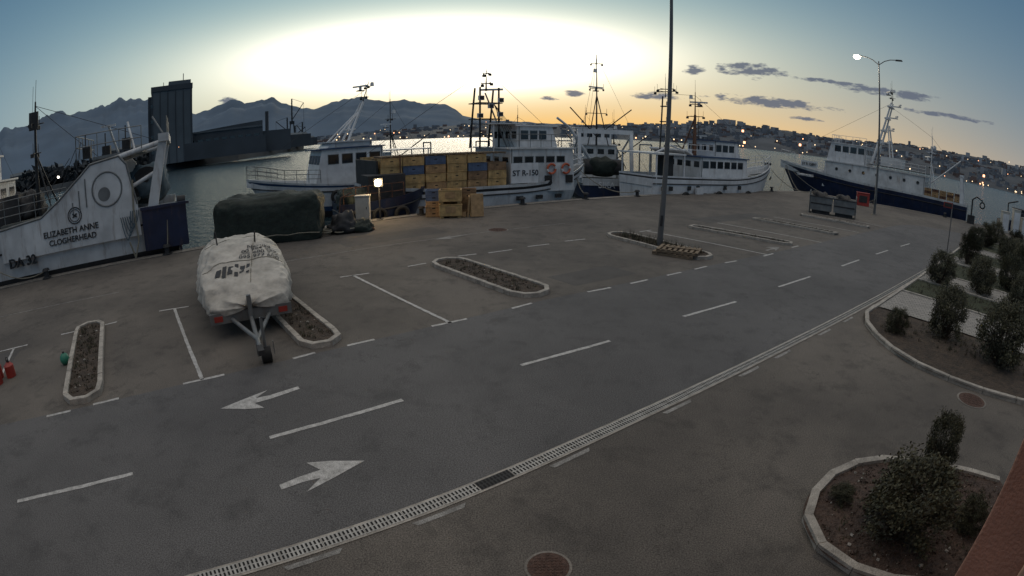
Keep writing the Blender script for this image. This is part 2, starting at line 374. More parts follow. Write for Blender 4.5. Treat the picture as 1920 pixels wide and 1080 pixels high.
# ------------------------------------------------------------------ quay ground
EDGE=[(-70,-21.5),(-22,13.7),(-18.4,16.2),(-15,18.7),(-13,20.2),(-8.8,23.7),(-5.8,26.2),(-1.8,29.0),(1.2,31.1),(6.7,34.8),(14,39.3),(23,44.9),(29.4,47.8),(31.2,46.6),(34,42.6),(40,38.5),(46,33.8),(60,26),(110,0)]
b=B('quay_pavement');loop=EDGE+[(110,-60),(-70,-60)];n=len(loop)
b.add([(x,y,0) for x,y in loop],[tuple(range(n-1,-1,-1))],M_ASP)
for (x0,y0),(x1,y1) in zip(loop,loop[1:]+loop[:1]): b.add([(x0,y0,0),(x1,y1,0),(x1,y1,-4),(x0,y0,-4)],[(0,1,2,3)],M_WALLC)
b.done()
b=B('quay_coping');ep=[Vector((x,y,0)) for x,y in EDGE]
pp=resample(ep,1.5)
for a,c_ in zip(pp[:-1],pp[1:]):
    d=(c_-a).normalized();nn=Vector((d.y,-d.x,0));a2=a+d*.012;c2=c_-d*.012
    q=[a2-nn*.04,c2-nn*.04,c2+nn*.55,a2+nn*.55]
    b.add([(v.x,v.y,zz) for zz in(-.35,.03) for v in q],[(4,7,6,5),(0,4,5,1)[::-1],(1,5,6,2)[::-1],(2,6,7,3)[::-1],(3,7,4,0)[::-1]],M_COPE)
b.done(.01)
b=B('asphalt_patch')
for q in ([(-7.2,20.2),(-3.6,23.0),(-2.7,21.6),(-6.2,18.9)],[(3.2,3.4),(5.0,4.5),(5.7,3.3),(3.9,2.3)],[(1.0,14.6),(3.0,16.0),(3.7,15.0),(1.7,13.7)],[(9,26),(14.5,29.4),(15.2,28.2),(9.8,24.8)],[(-15,6.2),(-12.6,8.0),(-11.9,7.0),(-14.2,5.2)]):
    b.add([(x,y,.0035) for x,y in q],[(3,2,1,0)],M_PATCH)
b.done()

DR=[(-2.0,-.15),(-1.1,.53),(-.83,.76),(-.52,1.00),(-.20,1.235),(.22,1.545),(.62,1.82),(1.39,2.31),(2.31,2.87),(3.02,3.30),(4.31,4.08),(6.2,5.2)]
drain=crm([(a*S,c*S) for a,c in DR])
ROW=[(-4.2,-.4),(-3.2,.5),(-2.08,1.37),(-1.05,2.18),(.03,2.99),(.49,3.30),(1.95,4.23),(3.2,5.0),(5.0,6.15),(7.0,7.3),(8.2,6.9)]
row=crm([(a*S,c*S) for a,c in ROW])
flat('road',[(v.x,v.y) for v in drain]+[(v.x,v.y) for v in reversed(row)],.0045,M_ROAD)

# drainage channel
b=B('drainage_channel');dd=resample(drain,.5)
for i,(a,c_) in enumerate(zip(dd[:-1],dd[1:])):
    d=(c_-a).normalized();nn=Vector((d.y,-d.x,0));l=(c_-a).length
    def q(u0,u1,v0,v1,z,mt):
        b.add([(a+d*l*u0+nn*v0)+Vector((0,0,z)),(a+d*l*u1+nn*v0)+Vector((0,0,z)),(a+d*l*u1+nn*v1)+Vector((0,0,z)),(a+d*l*u0+nn*v1)+Vector((0,0,z))],[(3,2,1,0)],mt)
    q(0,1,-.02,.22,.009,M_CONC)
    dk=abs((a-U(-.16,1.27)).length)<.3
    q(.01,.99,.015,.185,.013,M_DARK if dk else M_GRATE)
    if a.length<26:
        for k in range(10):
            for r0,r1 in((.03,.09),(.11,.17)): q((k+.25)/10,(k+.72)/10,r0,r1,.017,M_HOLE)
b.done()
b=B('road_edge_marking')
for ux in(-.60,-.34,.10,.50,.93,1.30,1.68,2.05):
    k=min(range(len(drain)),key=lambda i:abs(drain[i].x-ux*S));a=drain[k];d=(drain[k+1]-drain[k-1]).normalized();nn=Vector((d.y,-d.x,0))
    o=a+nn*.27;b.add([o+Vector((0,0,.005)),o+d*.7+Vector((0,0,.005)),o+d*.64+nn*.07+Vector((0,0,.005)),o+d*.04+nn*.07+Vector((0,0,.005))],[(3,2,1,0)],M_PAINTF)
b.done()

# ------------------------------------------------------------------ markings
def line(b,p,q,w=.11,z=.0095,mt=M_PAINT):
    # painted band with slightly ragged worn edges
    p=U(*p);q=U(*q);d=(q-p);l=d.length;d=d/l;n=Vector((-d.y,d.x,0));Z=Vector((0,0,z));k=max(2,int(l/.12));A_=[];C_=[]
    for i in range(k+1):
        o=p+d*l*i/k;A_.append(o-n*(w/2+random.uniform(-.008,.006))+Z);C_.append(o+n*(w/2+random.uniform(-.008,.006))+Z)
    b.add(A_+C_,[(i,i+1,k+2+i,k+1+i) for i in range(k)],mt)
b=B('lane_centre_marking')
for p,q in [((-1.70,.79),(-1.30,1.13)),((-.87,1.48),(-.43,1.82)),((.04,2.16),(.49,2.44)),((.99,2.79),(1.45,3.06)),((1.96,3.40),(2.44,3.70)),((3.06,4.09),(3.50,4.37)),((4.0,4.68),(4.4,4.92)),((4.9,5.22),(5.3,5.45)),((-2.6,.05),(-2.15,.42))]: line(b,p,q,.09)
b.done()
b=B('parking_space_marking')
for p,q in [((-2.28,2.87),(-1.42,1.89)),((-2.39,2.82),(-2.19,2.93)),((-1.50,1.83),(-1.33,1.96)),((-1.19,3.71),(-.33,2.70)),((-1.27,3.65),(-1.07,3.76)),((-.43,2.65),(-.25,2.77)),
    ((-3.34,1.91),(-3.15,2.07)),((-3.23,1.98),(-2.60,1.28)),((-2.97,2.29),(-2.88,2.36)),((-2.70,2.50),(-2.62,2.58)),((-2.08,1.35),(-1.97,1.44)),((-1.88,1.53),(-1.77,1.62)),
    ((-1.05,2.18),(-.96,2.26)),((-.82,2.36),(-.70,2.45)),((-.81,3.96),(-.68,4.06)),((.0,2.95),(.12,3.05)),((-.2,4.42),(0,4.55)),((.14,4.68),(.34,4.79)),((.50,4.93),(.71,5.04)),
    ((.49,3.28),(.66,3.38)),((.82,3.48),(.97,3.58)),((1.15,3.70),(1.29,3.79)),((1.44,3.89),(1.58,3.99)),((1.80,4.12),(1.95,4.20)),
    ((1.44,5.55),(2.41,4.47)),((2.33,4.41),(2.50,4.53)),((2.58,6.25),(3.53,5.20)),((3.82,7.03),(4.78,6.07)),((1.36,5.48),(1.52,5.6)),((2.9,4.85),(3.05,4.95)),((-.45,4.30),(-.3,4.38)),((5.0,7.8),(5.9,6.8))]: line(b,p,q,.085)
b.done()
b=B('quay_line_marking')
for p,q in [((-5.0,1.9),(-4.2,2.55)),((-4.2,2.55),(-3.2,3.25)),((-2.0,4.15),(-1.2,4.75)),((-1.2,4.75),(-.2,5.45)),((-.2,5.45),(.6,5.95))]: line(b,p,q,.05,.006,M_PAINTF)
b.done()
def arrow(tip,d,Ls,bend,mt,z=.0095):
    b=B('direction_arrow_marking');t=U(*tip);d=Vector((*d,0)).normalized();n=Vector((-d.y,d.x,0));Z=Vector((0,0,z))
    pts=[(0,0),(-.40,.22),(-.72,.34),(-.60,.09),(-.9,.075),(-Ls,.02+bend),(-Ls,-.09+bend),(-.9,-.06),(-.66,-.08),(-.92,-.28),(-.5,-.16)]
    b.add([t+d*a+n*c+Z for a,c in pts],[tuple(range(len(pts)))],mt);b.done()
arrow((-1.18,1.65),(-.80,-.60),1.45,-.05,M_PAINT)
arrow((-.48,1.39),(.80,.60),1.2,.0,M_PAINT)
arrow((-2.35,3.3),(-.80,-.60),1.2,0,M_PAINTF)
arrow((2.75,4.85),(.80,.55),1.3,0,M_PAINTF)
arrow((-.75,5.02),(-.80,-.60),1.5,0,M_PAINTF)

# ------------------------------------------------------------------ planters
def tuft(b,p,h,n=7,mt=None):
    for i in range(n):
        a=random.uniform(0,6.28);l=random.uniform(.3,1)*h;o=Vector(p)+Vector((random.uniform(-.05,.05),random.uniform(-.05,.05),0));dd=Vector((math.cos(a),math.sin(a),0))
        s=Vector((-dd.y,dd.x,0))*.008;b.add([o-s,o+s,o+dd*l*.5+Vector((0,0,l))],[(0,1,2)],mt or random.choice((M_LEAF,M_LEAFD,M_TWIG)))
def kerb(b,pts,closed=True,w=.12,h=.12,step=.6,inward=1):
    P=[v.copy() for v in pts]
    if closed:P=P+[P[0]]
    P=resample(P,step)
    if closed:P.append(P[0])
    for a,c_ in zip(P[:-1],P[1:]):
        if (c_-a).length<.05: continue
        d=(c_-a).normalized();n=Vector((-d.y,d.x,0))*w*inward;a2=a+d*.006;c2=c_-d*.006;hh=h+random.uniform(-.006,.006)
        q=[a2,c2,c2+n,a2+n]
        if inward<0:q=q[::-1]
        b.add([(v.x,v.y,z) for z in(0,hh) for v in q],[(4,5,6,7),(0,1,5,4),(1,2,6,5),(2,3,7,6),(3,0,4,7)],M_CONC)
def capsule(p,q,r):
    p=U(*p);q=U(*q);d=(q-p).normalized();n=Vector((-d.y,d.x,0));o=[]
    for i in range(9):
        t=-math.pi/2+math.pi*i/8;o.append(q+d*r*math.cos(t)+n*r*math.sin(t))
    for i in range(9):
        t=math.pi/2+math.pi*i/8;o.append(p+d*r*math.cos(t)+n*r*math.sin(t))
    return o
def planter(p,q,r,weeds=30,h=.14):
    b=B('parking_planter');o=capsule(p,q,r);kerb(b,o,step=.42 if r>.35 else .8)
    ins=capsule(p,q,r-.10);b.add([(v.x,v.y,.07) for v in ins],[tuple(range(len(ins)))],M_SOIL)
    P=U(*p);Q=U(*q);d=(Q-P).normalized();n=Vector((-d.y,d.x,0))
    for i in range(int(weeds*2)):
        tuft(b,P.lerp(Q,random.random())+n*random.uniform(-1,1)*(r-.16)+Vector((0,0,.07)),random.uniform(.3,1.2)*h,8)
    for i in range(40):
        c=P.lerp(Q,random.random())+n*random.uniform(-1,1)*(r-.18);s_=random.uniform(.02,.05);b.box((c.x,c.y,.08),(s_,s_,s_*.7),M_SOIL if random.random()<.7 else M_CONC,rz=random.random()*3)
    b.done(.012)
planter((-2.76,2.42),(-2.02,1.60),.47,60)
planter((-1.62,3.17),(-.99,2.42),.47,40)
planter((-.48,4.02),(.10,3.30),.60,50)
planter((1.10,5.20),(1.62,4.36),.60,140,.3)
planter((2.12,5.80),(2.92,5.02),.36,60)
planter((3.36,6.65),(4.14,5.80),.33,50)
planter((4.55,7.37),(5.35,6.55),.28,30)

# ------------------------------------------------------------------ garden (right)
e1=Vector((.84,.54,0)).normalized();e2=Vector((.56,-.83,0)).normalized();O=Vector((10.1,11.5,0))
def strip(a0,a1,b0,b1): return [O+e1*a0+e2*b0,O+e1*a1+e2*b0,O+e1*a1+e2*b1,O+e1*a0+e2*b1]
mpv=bpy.data.materials.new('pavers');mpv.use_nodes=True;q_=mpv.node_tree;P_=q_.nodes['Principled BSDF'];P_.inputs['Roughness'].default_value=.85
br=q_.nodes.new('ShaderNodeTexBrick');br.inputs['Scale'].default_value=2.2;br.inputs['Color1'].default_value=(.34,.32,.29,1);br.inputs['Color2'].default_value=(.25,.235,.215,1);br.inputs['Mortar'].default_value=(.09,.085,.08,1);br.inputs['Mortar Size'].default_value=.02
tq=q_.nodes.new('ShaderNodeTexCoord');mq=q_.nodes.new('ShaderNodeMapping');mq.inputs['Rotation'].default_value=(0,0,.57);q_.links.new(tq.outputs['Object'],mq.inputs[0]);q_.links.new(mq.outputs[0],br.inputs['Vector']);q_.links.new(br.outputs[0],P_.inputs['Base Color'])
gb=crm([(x*S,y*S) for x,y in [(2.52,2.88),(2.32,2.74),(2.19,2.55),(2.11,2.30),(2.09,1.98),(2.24,1.64),(2.51,1.34),(3.1,.85),(4.2,.2)]],5)
b=B('garden_bed');q=[(v.x,v.y,.07) for v in gb]+[tuple(O+e2*14.6+Vector((0,0,.07))),tuple(O+e2*.15+Vector((0,0,.07)))]
cen=(12.6,6.6,.07);b.add([cen]+q,[(0,i,i+1) for i in range(1,len(q))]+[(0,len(q),1)],M_SOIL)
kerb(b,gb,closed=False,step=.9,inward=1)
for i in range(260):
    p=O+e1*random.uniform(-2.0,-.1)+e2*random.uniform(.8,11);
    tuft(b,p+Vector((0,0,.07)),.15,8)
ob=b.done(.015)
b=B('garden_path');
for a0,a1 in((.0,2.7),(5.4,7.6),(11.5,13.5),(17.5,19.5)):
    q=strip(a0,a1,.15,15);b.add([(v.x,v.y,.10) for v in q],[(3,2,1,0)],mpv)
b.done()
b=B('garden_hedge_bed')
for a0,a1 in((2.7,5.4),(7.6,11.5),(13.5,17.5),(19.5,26)):
    q=strip(a0,a1,.15,15);b.add([(v.x,v.y,.09) for v in q],[(3,2,1,0)],M_GRASS)
    for a in(a0,a1-.1):
        q=strip(a,a+.1,.15,15);b.add([(v.x,v.y,z) for z in(.0,.14) for v in q],[(7,6,5,4),(0,1,5,4),(1,2,6,5),(2,3,7,6),(3,0,4,7)],M_CONC)
    for i in range(300):
        p=O+e1*random.uniform(a0+.1,a1-.1)+e2*random.uniform(.2,9);tuft(b,p+Vector((0,0,.09)),.14,6)
b.done()
b=B('garden_kerb');kerb(b,[O+e1*t for t in(-.3,5,12,20,30)],closed=False,step=.95,inward=-1);b.done(.012)
gl=crm([(x*S,y*S) for x,y in [(1.75,.90),(1.57,1.07),(1.29,1.215),(1.07,1.20),(.92,1.11),(.835,1.00),(.82,.87),(.88,.74),(1.02,.62),(1.3,.50),(1.6,.48)]],5)
b=B('flower_bed');b.add([(v.x,v.y,.07) for v in gl],[tuple(range(len(gl)))],M_SOILR);kerb(b,gl,closed=False,step=.55,w=.115)
def inside(x,y,P):
    r=False;j=len(P)-1
    for i in range(len(P)):
        if (P[i].y>y)!=(P[j].y>y) and x<(P[j].x-P[i].x)*(y-P[i].y)/(P[j].y-P[i].y)+P[i].x:r=not r
        j=i
    return r
for i in range(1800):
    x,y=random.uniform(3.4,6.9),random.uniform(2,4.8)
    if not inside(x,y,gl) or not inside(x+.12,y,gl) or not inside(x-.14,y,gl) or not inside(x,y+.14,gl): continue
    if i%5==0: tuft(b,(x,y,.07),.07,5)
    else:
        s_=.012+random.random()**3*.035;b.box((x,y,.072+s_*.2),(s_,s_*.8,s_*.7),M_CONC if random.random()<.12 else M_SOILR,rz=random.random()*3,rx=random.random())
b.done(.0)

def bush_mesh(seed,nleaf=9000):
    random.seed(seed);b=B('bush');cl=[]
    for i in range(90):
        a=random.uniform(0,6.28);z=random.uniform(.12,.97);rm=.46*math.sqrt(max(.05,1-((z-.48)/.60)**2))*random.uniform(.85,1.12)
        rr=rm*random.random()**.35;c=Vector((rr*math.cos(a),rr*math.sin(a),z));cl.append(c)
        b.cyl((random.uniform(-.06,.06),random.uniform(-.06,.06),0),c*1.02,.010,M_TWIG,r2=.003,n=4)
        if random.random()<.3: b.cyl(c,c*1.02+Vector((c.x*.15,c.y*.15,.12)),.005,M_TWIG,r2=.002,n=4)
    for i in range(nleaf):
        c=random.choice(cl);o=c+Vector((random.gauss(0,.055),random.gauss(0,.055),random.gauss(0,.06)));o.z=max(.02,o.z)
        d=Vector((random.gauss(0,1)+c.x,random.gauss(0,1)+c.y,random.gauss(.5,1))).normalized();sd=d.orthogonal().normalized()*random.uniform(.007,.014);l=random.uniform(.025,.055)
        lit=(o.z>.55 or o.xy.length>.33) and random.random()<.55  # top and outer leaves get the paler colour, light painted in
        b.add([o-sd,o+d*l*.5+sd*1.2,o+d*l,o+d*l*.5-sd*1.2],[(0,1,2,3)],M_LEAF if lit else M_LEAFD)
    return b
protos=[]
for k in range(3):
    o=bush_mesh(20+k).done();protos.append(o.data);bpy.data.objects.remove(o)
random.seed(5)
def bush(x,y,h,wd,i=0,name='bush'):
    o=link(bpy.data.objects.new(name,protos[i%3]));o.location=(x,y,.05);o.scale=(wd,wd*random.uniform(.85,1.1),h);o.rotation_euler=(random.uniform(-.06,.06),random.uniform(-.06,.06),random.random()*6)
for i,(x,y,h,wd) in enumerate([(15.4,13.7,1.25,1.25),(21.3,17.1,1.5,1.35),(16.7,12.5,1.35,1.2),(29.6,22.2,1.5,1.5),(10.7,8.9,1.3,1.1),(11.1,7.1,1.45,1.35),(5.92,4.25,.90,.60),(4.36,3.30,1.0,1.25),(9.3,9.5,.6,.7),
    (16.7,10.3,1.4,1.2),(25.2,17.2,1.5,1.3),(24,15.4,1.5,1.3),(19.5,12.9,1.4,1.3),(31.5,20.8,1.5,1.3),(34,24.5,1.5,1.4),(22.5,12.6,1.4,1.3),(28,18.2,1.3,1.4),(5.5,2.95,.5,.5),(27,21.3,1.3,1.3),(4.0,4.15,.25,.35)]): bush(x,y,h,wd,i)

def manhole(x,y,r):
    b=B('manhole_cover');b.cyl((x,y,-.02),(x,y,.008),r*1.14,M_COPE,n=36);b.cyl((x,y,-.02),(x,y,.013),r,M_IRON,n=36)
    for i in range(-4,5):
        for j in range(-4,5):
            if i*i+j*j<17:b.box((x+i*r/5,y+j*r/5,.015),(r/9,r/9,.008),M_IRON,rz=.78)
    b.done()
manhole(.36,3.74,.21);manhole(8.75,5.98,.32);manhole(-.6,22.1,.4)

# ------------------------------------------------------------------ building on which the view is taken
b=B('building_facade')
pl=[(-9,-4.75),(6,2.5),(9,-5),(-6,-12.5)]
b.add([(x,y,0) for x,y in pl]+[(x,y,7.5) for x,y in pl],[(3,2,1,0),(4,5,6,7),(0,1,5,4),(1,2,6,5),(2,3,7,6),(3,0,4,7)],M_SALM2)
an=math.atan2(.44,.9)
b.box((1.98,.82,3.8),(.34,.28,7.6),M_SALM,rz=an)
b.box((2.36,1.05,1.35),(.16,.10,2.7),M_SALM2,rz=an)
b.done(.01)

# ------------------------------------------------------------------ street lamps
def lamp(x,y,h,arms,ang,lit,lean=0):
    b=B('street_lamp',(x,y,0),ang);b.cyl((0,0,0),(0,0,.05),.24,M_COPE,n=16);b.cyl((0,0,.05),(0,0,1.6),.115,M_POLE,r2=.105,n=14);b.cyl((0,0,1.6),(0,0,h),.10,M_POLE,r2=.05,n=14);b.box((0,-.11,1.0),(.10,.02,.4),M_DARK)
    for sd in arms:
        pts=[Vector((0,0,h-.3)),Vector((sd*.5,0,h+.05)),Vector((sd*1.0,0,h+.22)),Vector((sd*1.5,0,h+.27))];b.tube(pts,.035,M_POLE,n=8)
        b.box((sd*1.75,0,h+.27),(.62,.24,.11),M_DARK,ry=-sd*.05,top=(.8,.7))
        if sd==lit: b.blob((sd*1.85,0,h+.16),(.30,.24,.17),M_LIGHT,p=1,amp=0,nu=14,nv=8)
    o=b.done();o.rotation_euler=(0,lean,ang)
lamp(5.5,18.95,11.8,(1,-1),-.3,0,.035)
lamp(27.7,33.3,12.0,(1,-1),-.69,-1)
pl_=bpy.data.lights.new('street_light','POINT');pl_.energy=260;pl_.color=(1,.85,.65);pl_.shadow_soft_size=.15;o=link(bpy.data.objects.new('street_light',pl_));o.location=(26.3,34.5,11.7)

b=B('sign_post',(21,18.5,0),-.75);b.cyl((0,0,0),(0,0,2.75),.03,M_POLE,n=8);b.box((-.25,-.04,2.6),(.5,.015,.26),M_RED);b.box((-.25,-.05,2.6),(.42,.012,.18),M_DARK);b.done()

def pallet(x,y,z,r):
    b=B('wooden_pallet',(x,y,z),r)
    for i in range(3):b.box((0,-.42+i*.42,.05),(1.5,.09,.09),M_WOOD)
    for i in range(8):b.box((-.69+i*.197,0,.108),(.11,.98,.022),M_WOOD)
    b.box((.1,0,.135),(1.2,.12,.03),M_WOOD,rz=.1)
    b.done(.004)
pallet(5.75,17.6,0,-.62);pallet(5.85,17.55,.13,-.5)

# ------------------------------------------------------------------ covered boat on trailer
b=B('boat_trailer',(-4.60,8.18,0),math.atan2(-.85,.53))
for y in(-.62,.62): b.box((-4.9,y,.46),(4.6,.09,.11),M_STEEL);b.cyl((-2.6,y,.46),(-.45,0,.44),.045,M_STEEL,n=8)
for x in(-2.7,-4.0,-5.6,-7.1): b.box((x,0,.45),(.09,1.3,.08),M_STEEL)
b.cyl((-2.6,0,.45),(.05,0,.43),.05,M_STEEL,n=8);b.box((.1,0,.43),(.32,.12,.10),M_DARK)
b.cyl((-.35,.12,.25),(-.35,.12,.90),.032,M_STEEL,n=8);b.cyl((-.35,.12,.90),(-.2,.2,.92),.015,M_DARK)
b.cyl((-.35,.02,.15),(-.35,.22,.15),.16,M_RUB,n=20);b.cyl((-.35,.01,.15),(-.35,.23,.15),.07,M_STEEL,n=12)
for y in(-.05,.29): b.box((-.35,y,.27),(.04,.015,.26),M_STEEL)
b.box((-1.9,0,.70),(.10,.10,.5),M_STEEL);b.box((-1.98,0,.50),(.05,1.9,.24),M_STEEL)
for y in(-.75,.75): b.box((-1.94,y,.50),(.02,.2,.12),M_RED)
for y in(-1.02,1.02):
    b.cyl((-5.2,y-.09,.31),(-5.2,y+.09,.31),.31,M_RUB,n=24);b.cyl((-5.2,y-.10,.31),(-5.2,y+.10,.31),.17,M_STEEL,n=16);b.box((-5.2,y,.66),(.85,.24,.03),M_DARK)
b.cyl((-5.2,-1,.31),(-5.2,1,.31),.04,M_STEEL)
vs=[];nn_=14
for i in range(nn_+1):
    t=i/nn_;x=-7.3+5.0*t;wv=1.0*(1-max(0,(t-.5)/.5)**2.4*.6);kz=.54+.16*max(0,(t-.6)/.4)**2
    vs+=[(x,-wv,.92),(x,-wv*.8,.70),(x,0,kz),(x,wv*.8,.70),(x,wv,.92)]
b.add(vs,[(i*5+j,i*5+5+j,i*5+6+j,i*5+j+1) for i in range(nn_) for j in range(4)],M_WHITE2,True)
nx,nu=110,96;vs=[]
TP=[(0,1.20),(.12,1.46),(.30,1.52),(.50,1.66),(.66,1.58),(.80,1.34),(.93,1.12),(1.0,.86)]
def tz(t):
    for (a,v),(c2_,v2) in zip(TP[:-1],TP[1:]):
        if t<=c2_:
            u=(t-a)/(c2_-a);return v+(v2-v)*u
    return TP[-1][1]
for i in range(nx+1):
    t=i/nx;x=-7.45+5.35*t
    wv=1.22*(1-max(0,(t-.5)/.5)**2.6*.26)*(1-.10*max(0,1-t*8))
    top=(tz(max(0,t-.02))+tz(t)+tz(min(1,t+.02)))/3
    lo=.50+.07*noise.noise(Vector((x*2.2,0,3)))
    for j in range(nu+1):
        a=math.pi*j/nu;ca=math.cos(a);sa=abs(math.sin(a))
        y=math.copysign(abs(ca)**.55,ca)*wv
        lo2=lo+.10*noise.noise(Vector((x*2.5,3 if ca>0 else -3,1)))
        s_=sa**.55; z=lo2+(1.04-lo2)*min(1,s_/.62) if s_<.62 else 1.04+(top-1.04)*((s_-.62)/.38)
        if top<1.04: z=lo2+(top-lo2)*s_
        q=Vector((x*.9,y*1.1,z*1.1))
        n1=1-abs(noise.noise(q*1.3+Vector((5,1,2))))*2.2;n2=1-abs(noise.noise(q*3.1+Vector((1,7,3))))*2.2
        f=.085*n1+.04*n2+.012*noise.noise(q*9)
        f+=.045*math.sin(x*11+5*noise.noise(q*1.5))*max(0,1-s_*1.5)
        r_=Vector((.25 if t>.75 else 0,y,max(.0,(z-.8)*1.6))).normalized()
        P3=Vector((x,y,z))+r_*(f-.05)
        if j in(0,nu):P3.y*=.93
        vs.append(P3)
tf=[(i*(nu+1)+j,i*(nu+1)+j+1,(i+1)*(nu+1)+j+1,(i+1)*(nu+1)+j) for i in range(nx) for j in range(nu)]
b.add(vs,tf,M_TARPW,True)
bvh=BVHTree.FromPolygons(vs,tf)
fr=[vs[nx*(nu+1)+j] for j in range(nu+1)];cz=Vector((-2.0,0,.68));rings=[fr]
for k in range(1,9):
    u=k/8;rings.append([p.lerp(cz,u)+Vector((.16*math.sin(u*math.pi)+.05*noise.noise(p*4+Vector((u*3,0,0))),0,-.02*math.sin(p.y*14))) for p in fr])
vv=[p for r_ in rings for p in r_];n1_=nu+1
b.add(vv,[(k*n1_+j,k*n1_+j+1,(k+1)*n1_+j+1,(k+1)*n1_+j) for k in range(8) for j in range(nu)],M_TARPW,True)
bk=[vs[j] for j in range(nu+1)];b.add(bk,[tuple(range(len(bk)-1,-1,-1))],M_TARPW)
b.cyl((-4.6,-.55,1.3),(-4.6,-.60,1.98),.02,M_DARK);b.cyl((-4.2,.42,1.3),(-4.2,.45,1.94),.02,M_DARK)
def drape(pts,r):
    o=[]
    for p in pts:
        h=bvh.ray_cast(Vector((p[0],p[1],4)),Vector((0,0,-1)))
        if h[0]: o.append(h[0]+Vector((0,0,.012)))
    b.tube(o,r,M_ROPE,n=4)
drape([(-3.3,-1.1+.1*k) for k in range(23)],.008);drape([(-5.0+.1*math.sin(k),-1.12+.1*k) for k in range(23)],.008);drape([(-6.6+.2*k,.75-.03*k) for k in range(22)],.008)
tr=b.done()
def project(o,up=Vector((.35,0,1))):
    dg=bpy.context.evaluated_depsgraph_get();me=bpy.data.meshes.new_from_object(o.evaluated_get(dg));Mx=o.matrix_local.copy();par=o.parent
    d=up.normalized()
    for v in me.vertices:
        p=Mx@v.co;h=bvh.ray_cast(p+d*2,-d);v.co=(h[0]+d*.022) if h[0] else p
    bpy.data.objects.remove(o);n=link(bpy.data.objects.new('lettering',me));n.parent=par
    return n
yd=(-1,.15,0);xd_=(.10,1,0)
o=text('Navtika\n00 964 977\n095 600 977\n095 977 600',tr,(-3.75,.50,2.0),xd_,yd,.20,M_INK,ext=0);bpy.context.view_layer.update();project(o)
me_b=B('mark')
for k,(a,w_,h_) in enumerate([(0,.13,.10),(.17,.10,.14),(.31,.13,.09),(.48,.09,.15),(.61,.12,.10),(.77,.08,.13)]):
    for g in range(4):
        u0=g/4;u1=(g+1)/4;q=[]
        for (u,v) in((a+w_*u0,-h_),(a+w_*u1,-h_),(a+w_*u1+.06,h_),(a+w_*u0+.06,h_)):
            p=Vector((-2.95-v*1.6,-.72+u,0));h=bvh.ray_cast(p+Vector((0,0,4)),Vector((0,0,-1)));q.append(h[0]+Vector((.01,0,.02)) if h[0] else p+Vector((0,0,1.6)))
        me_b.add(q,[(0,1,2,3)],M_INK)
mo=me_b.done();mo.parent=tr

# ------------------------------------------------------------------ quay clutter
b=B('covered_net_pile',(-10.5,21.1,0),.32)
b.blob((0,0,.85),(2.45,1.35,1.12),M_TARPG,p=.38,amp=.07,fr=1.4,nu=90,nv=50,zmin=0.0)
b.tube([Vector((x,-1.46,.35+.03*math.sin(x*5))) for x in [-2.3+.46*i for i in range(11)]],.02,M_ROPE,n=5)
b.done()
b=B('fishing_gear_pile',(-7.3,22.1,0),.4)
b.blob((0,0,.3),(.7,.6,.5),M_DARK,p=.9,amp=.3,fr=2,nu=40,nv=24,zmin=0.0,seed=3);b.blob((.8,-.2,.15),(.5,.4,.3),M_TARPG,p=.9,amp=.3,fr=3,zmin=0,seed=5)
b.tube([Vector((-.3,0,0)),Vector((-.1,.1,1.5)),Vector((.4,.1,1.7))],.03,M_RUST);b.tube([Vector((.9,0,.4)),Vector((1.3,-.3,.05))],.04,M_RUST)
for k in range(8): b.ring((random.uniform(-1,1.3),random.uniform(-.6,.2),.12+.05*(k%3)),.2,.03,M_ROPE,axis='Z')
b.done()
b=B('utility_cabinet',(-6.95,24.0,0),.1);b.box((0,0,.08),(.74,.5,.16),M_CONC);b.box((0,0,.75),(.66,.42,1.18),M_CAB);b.box((0,0,1.36),(.72,.48,.06),M_CAB);b.box((.0,-.215,.75),(.54,.012,1.0),M_CAB);b.box((.2,-.225,.8),(.03,.02,.12),M_DARK);b.done(.008)
def crate(b,x,y,z,mt,rz=0,l=.8,w=.45,h=.26):
    T0=b.T.copy();b.T=T0@Matrix.Translation((x,y,z))@Matrix.Rotation(rz,4,'Z')
    t=.025
    b.box((0,0,.02),(l-.04,w-.04,.03),mt)
    for s_ in(1,-1):
        b.box((0,s_*(w/2-t/2),h/2),(l,t,h),mt);b.box((s_*(l/2-t/2),0,h/2),(t,w-2*t-.002,h),mt)
        b.box((0,s_*(w/2+.006),h-.02),(l+.02,.018,.035),mt);b.box((s_*(l/2+.006),0,h-.02),(.018,w+.02,.035),mt)
        b.box((0,s_*(w/2+.006),h*.3),(l+.01,.014,.02),mt)
        b.box((0,s_*(w/2+.002),h*.62),(.16,.012,.05),M_HOLE)
        for k in(-.3,-.15,.15,.3): b.box((k*l,s_*(w/2+.006),h*.5),(.02,.014,h*.8),mt)
    b.T=T0
b=B('fish_crate_stack',(-2.9,26.0,0),.12)
for i,(x,y,n,mt) in enumerate([(-.95,.1,5,M_CRATE2),(-.95,.62,5,M_CRATE2),(-.08,.62,5,M_CRATE2),(.78,.7,5,M_CRATE3),(-.05,.1,2,M_CRATE),(.2,-.3,1,M_CRATE)]):
    for k in range(n):
        mm=M_CRATEB if (i in(0,1) and k in(3,4)) else random.choice((M_CRATE,M_CRATE2,mt))
        crate(b,x+random.uniform(-.02,.02),y,k*.262+.01,mm,random.uniform(-.03,.03))
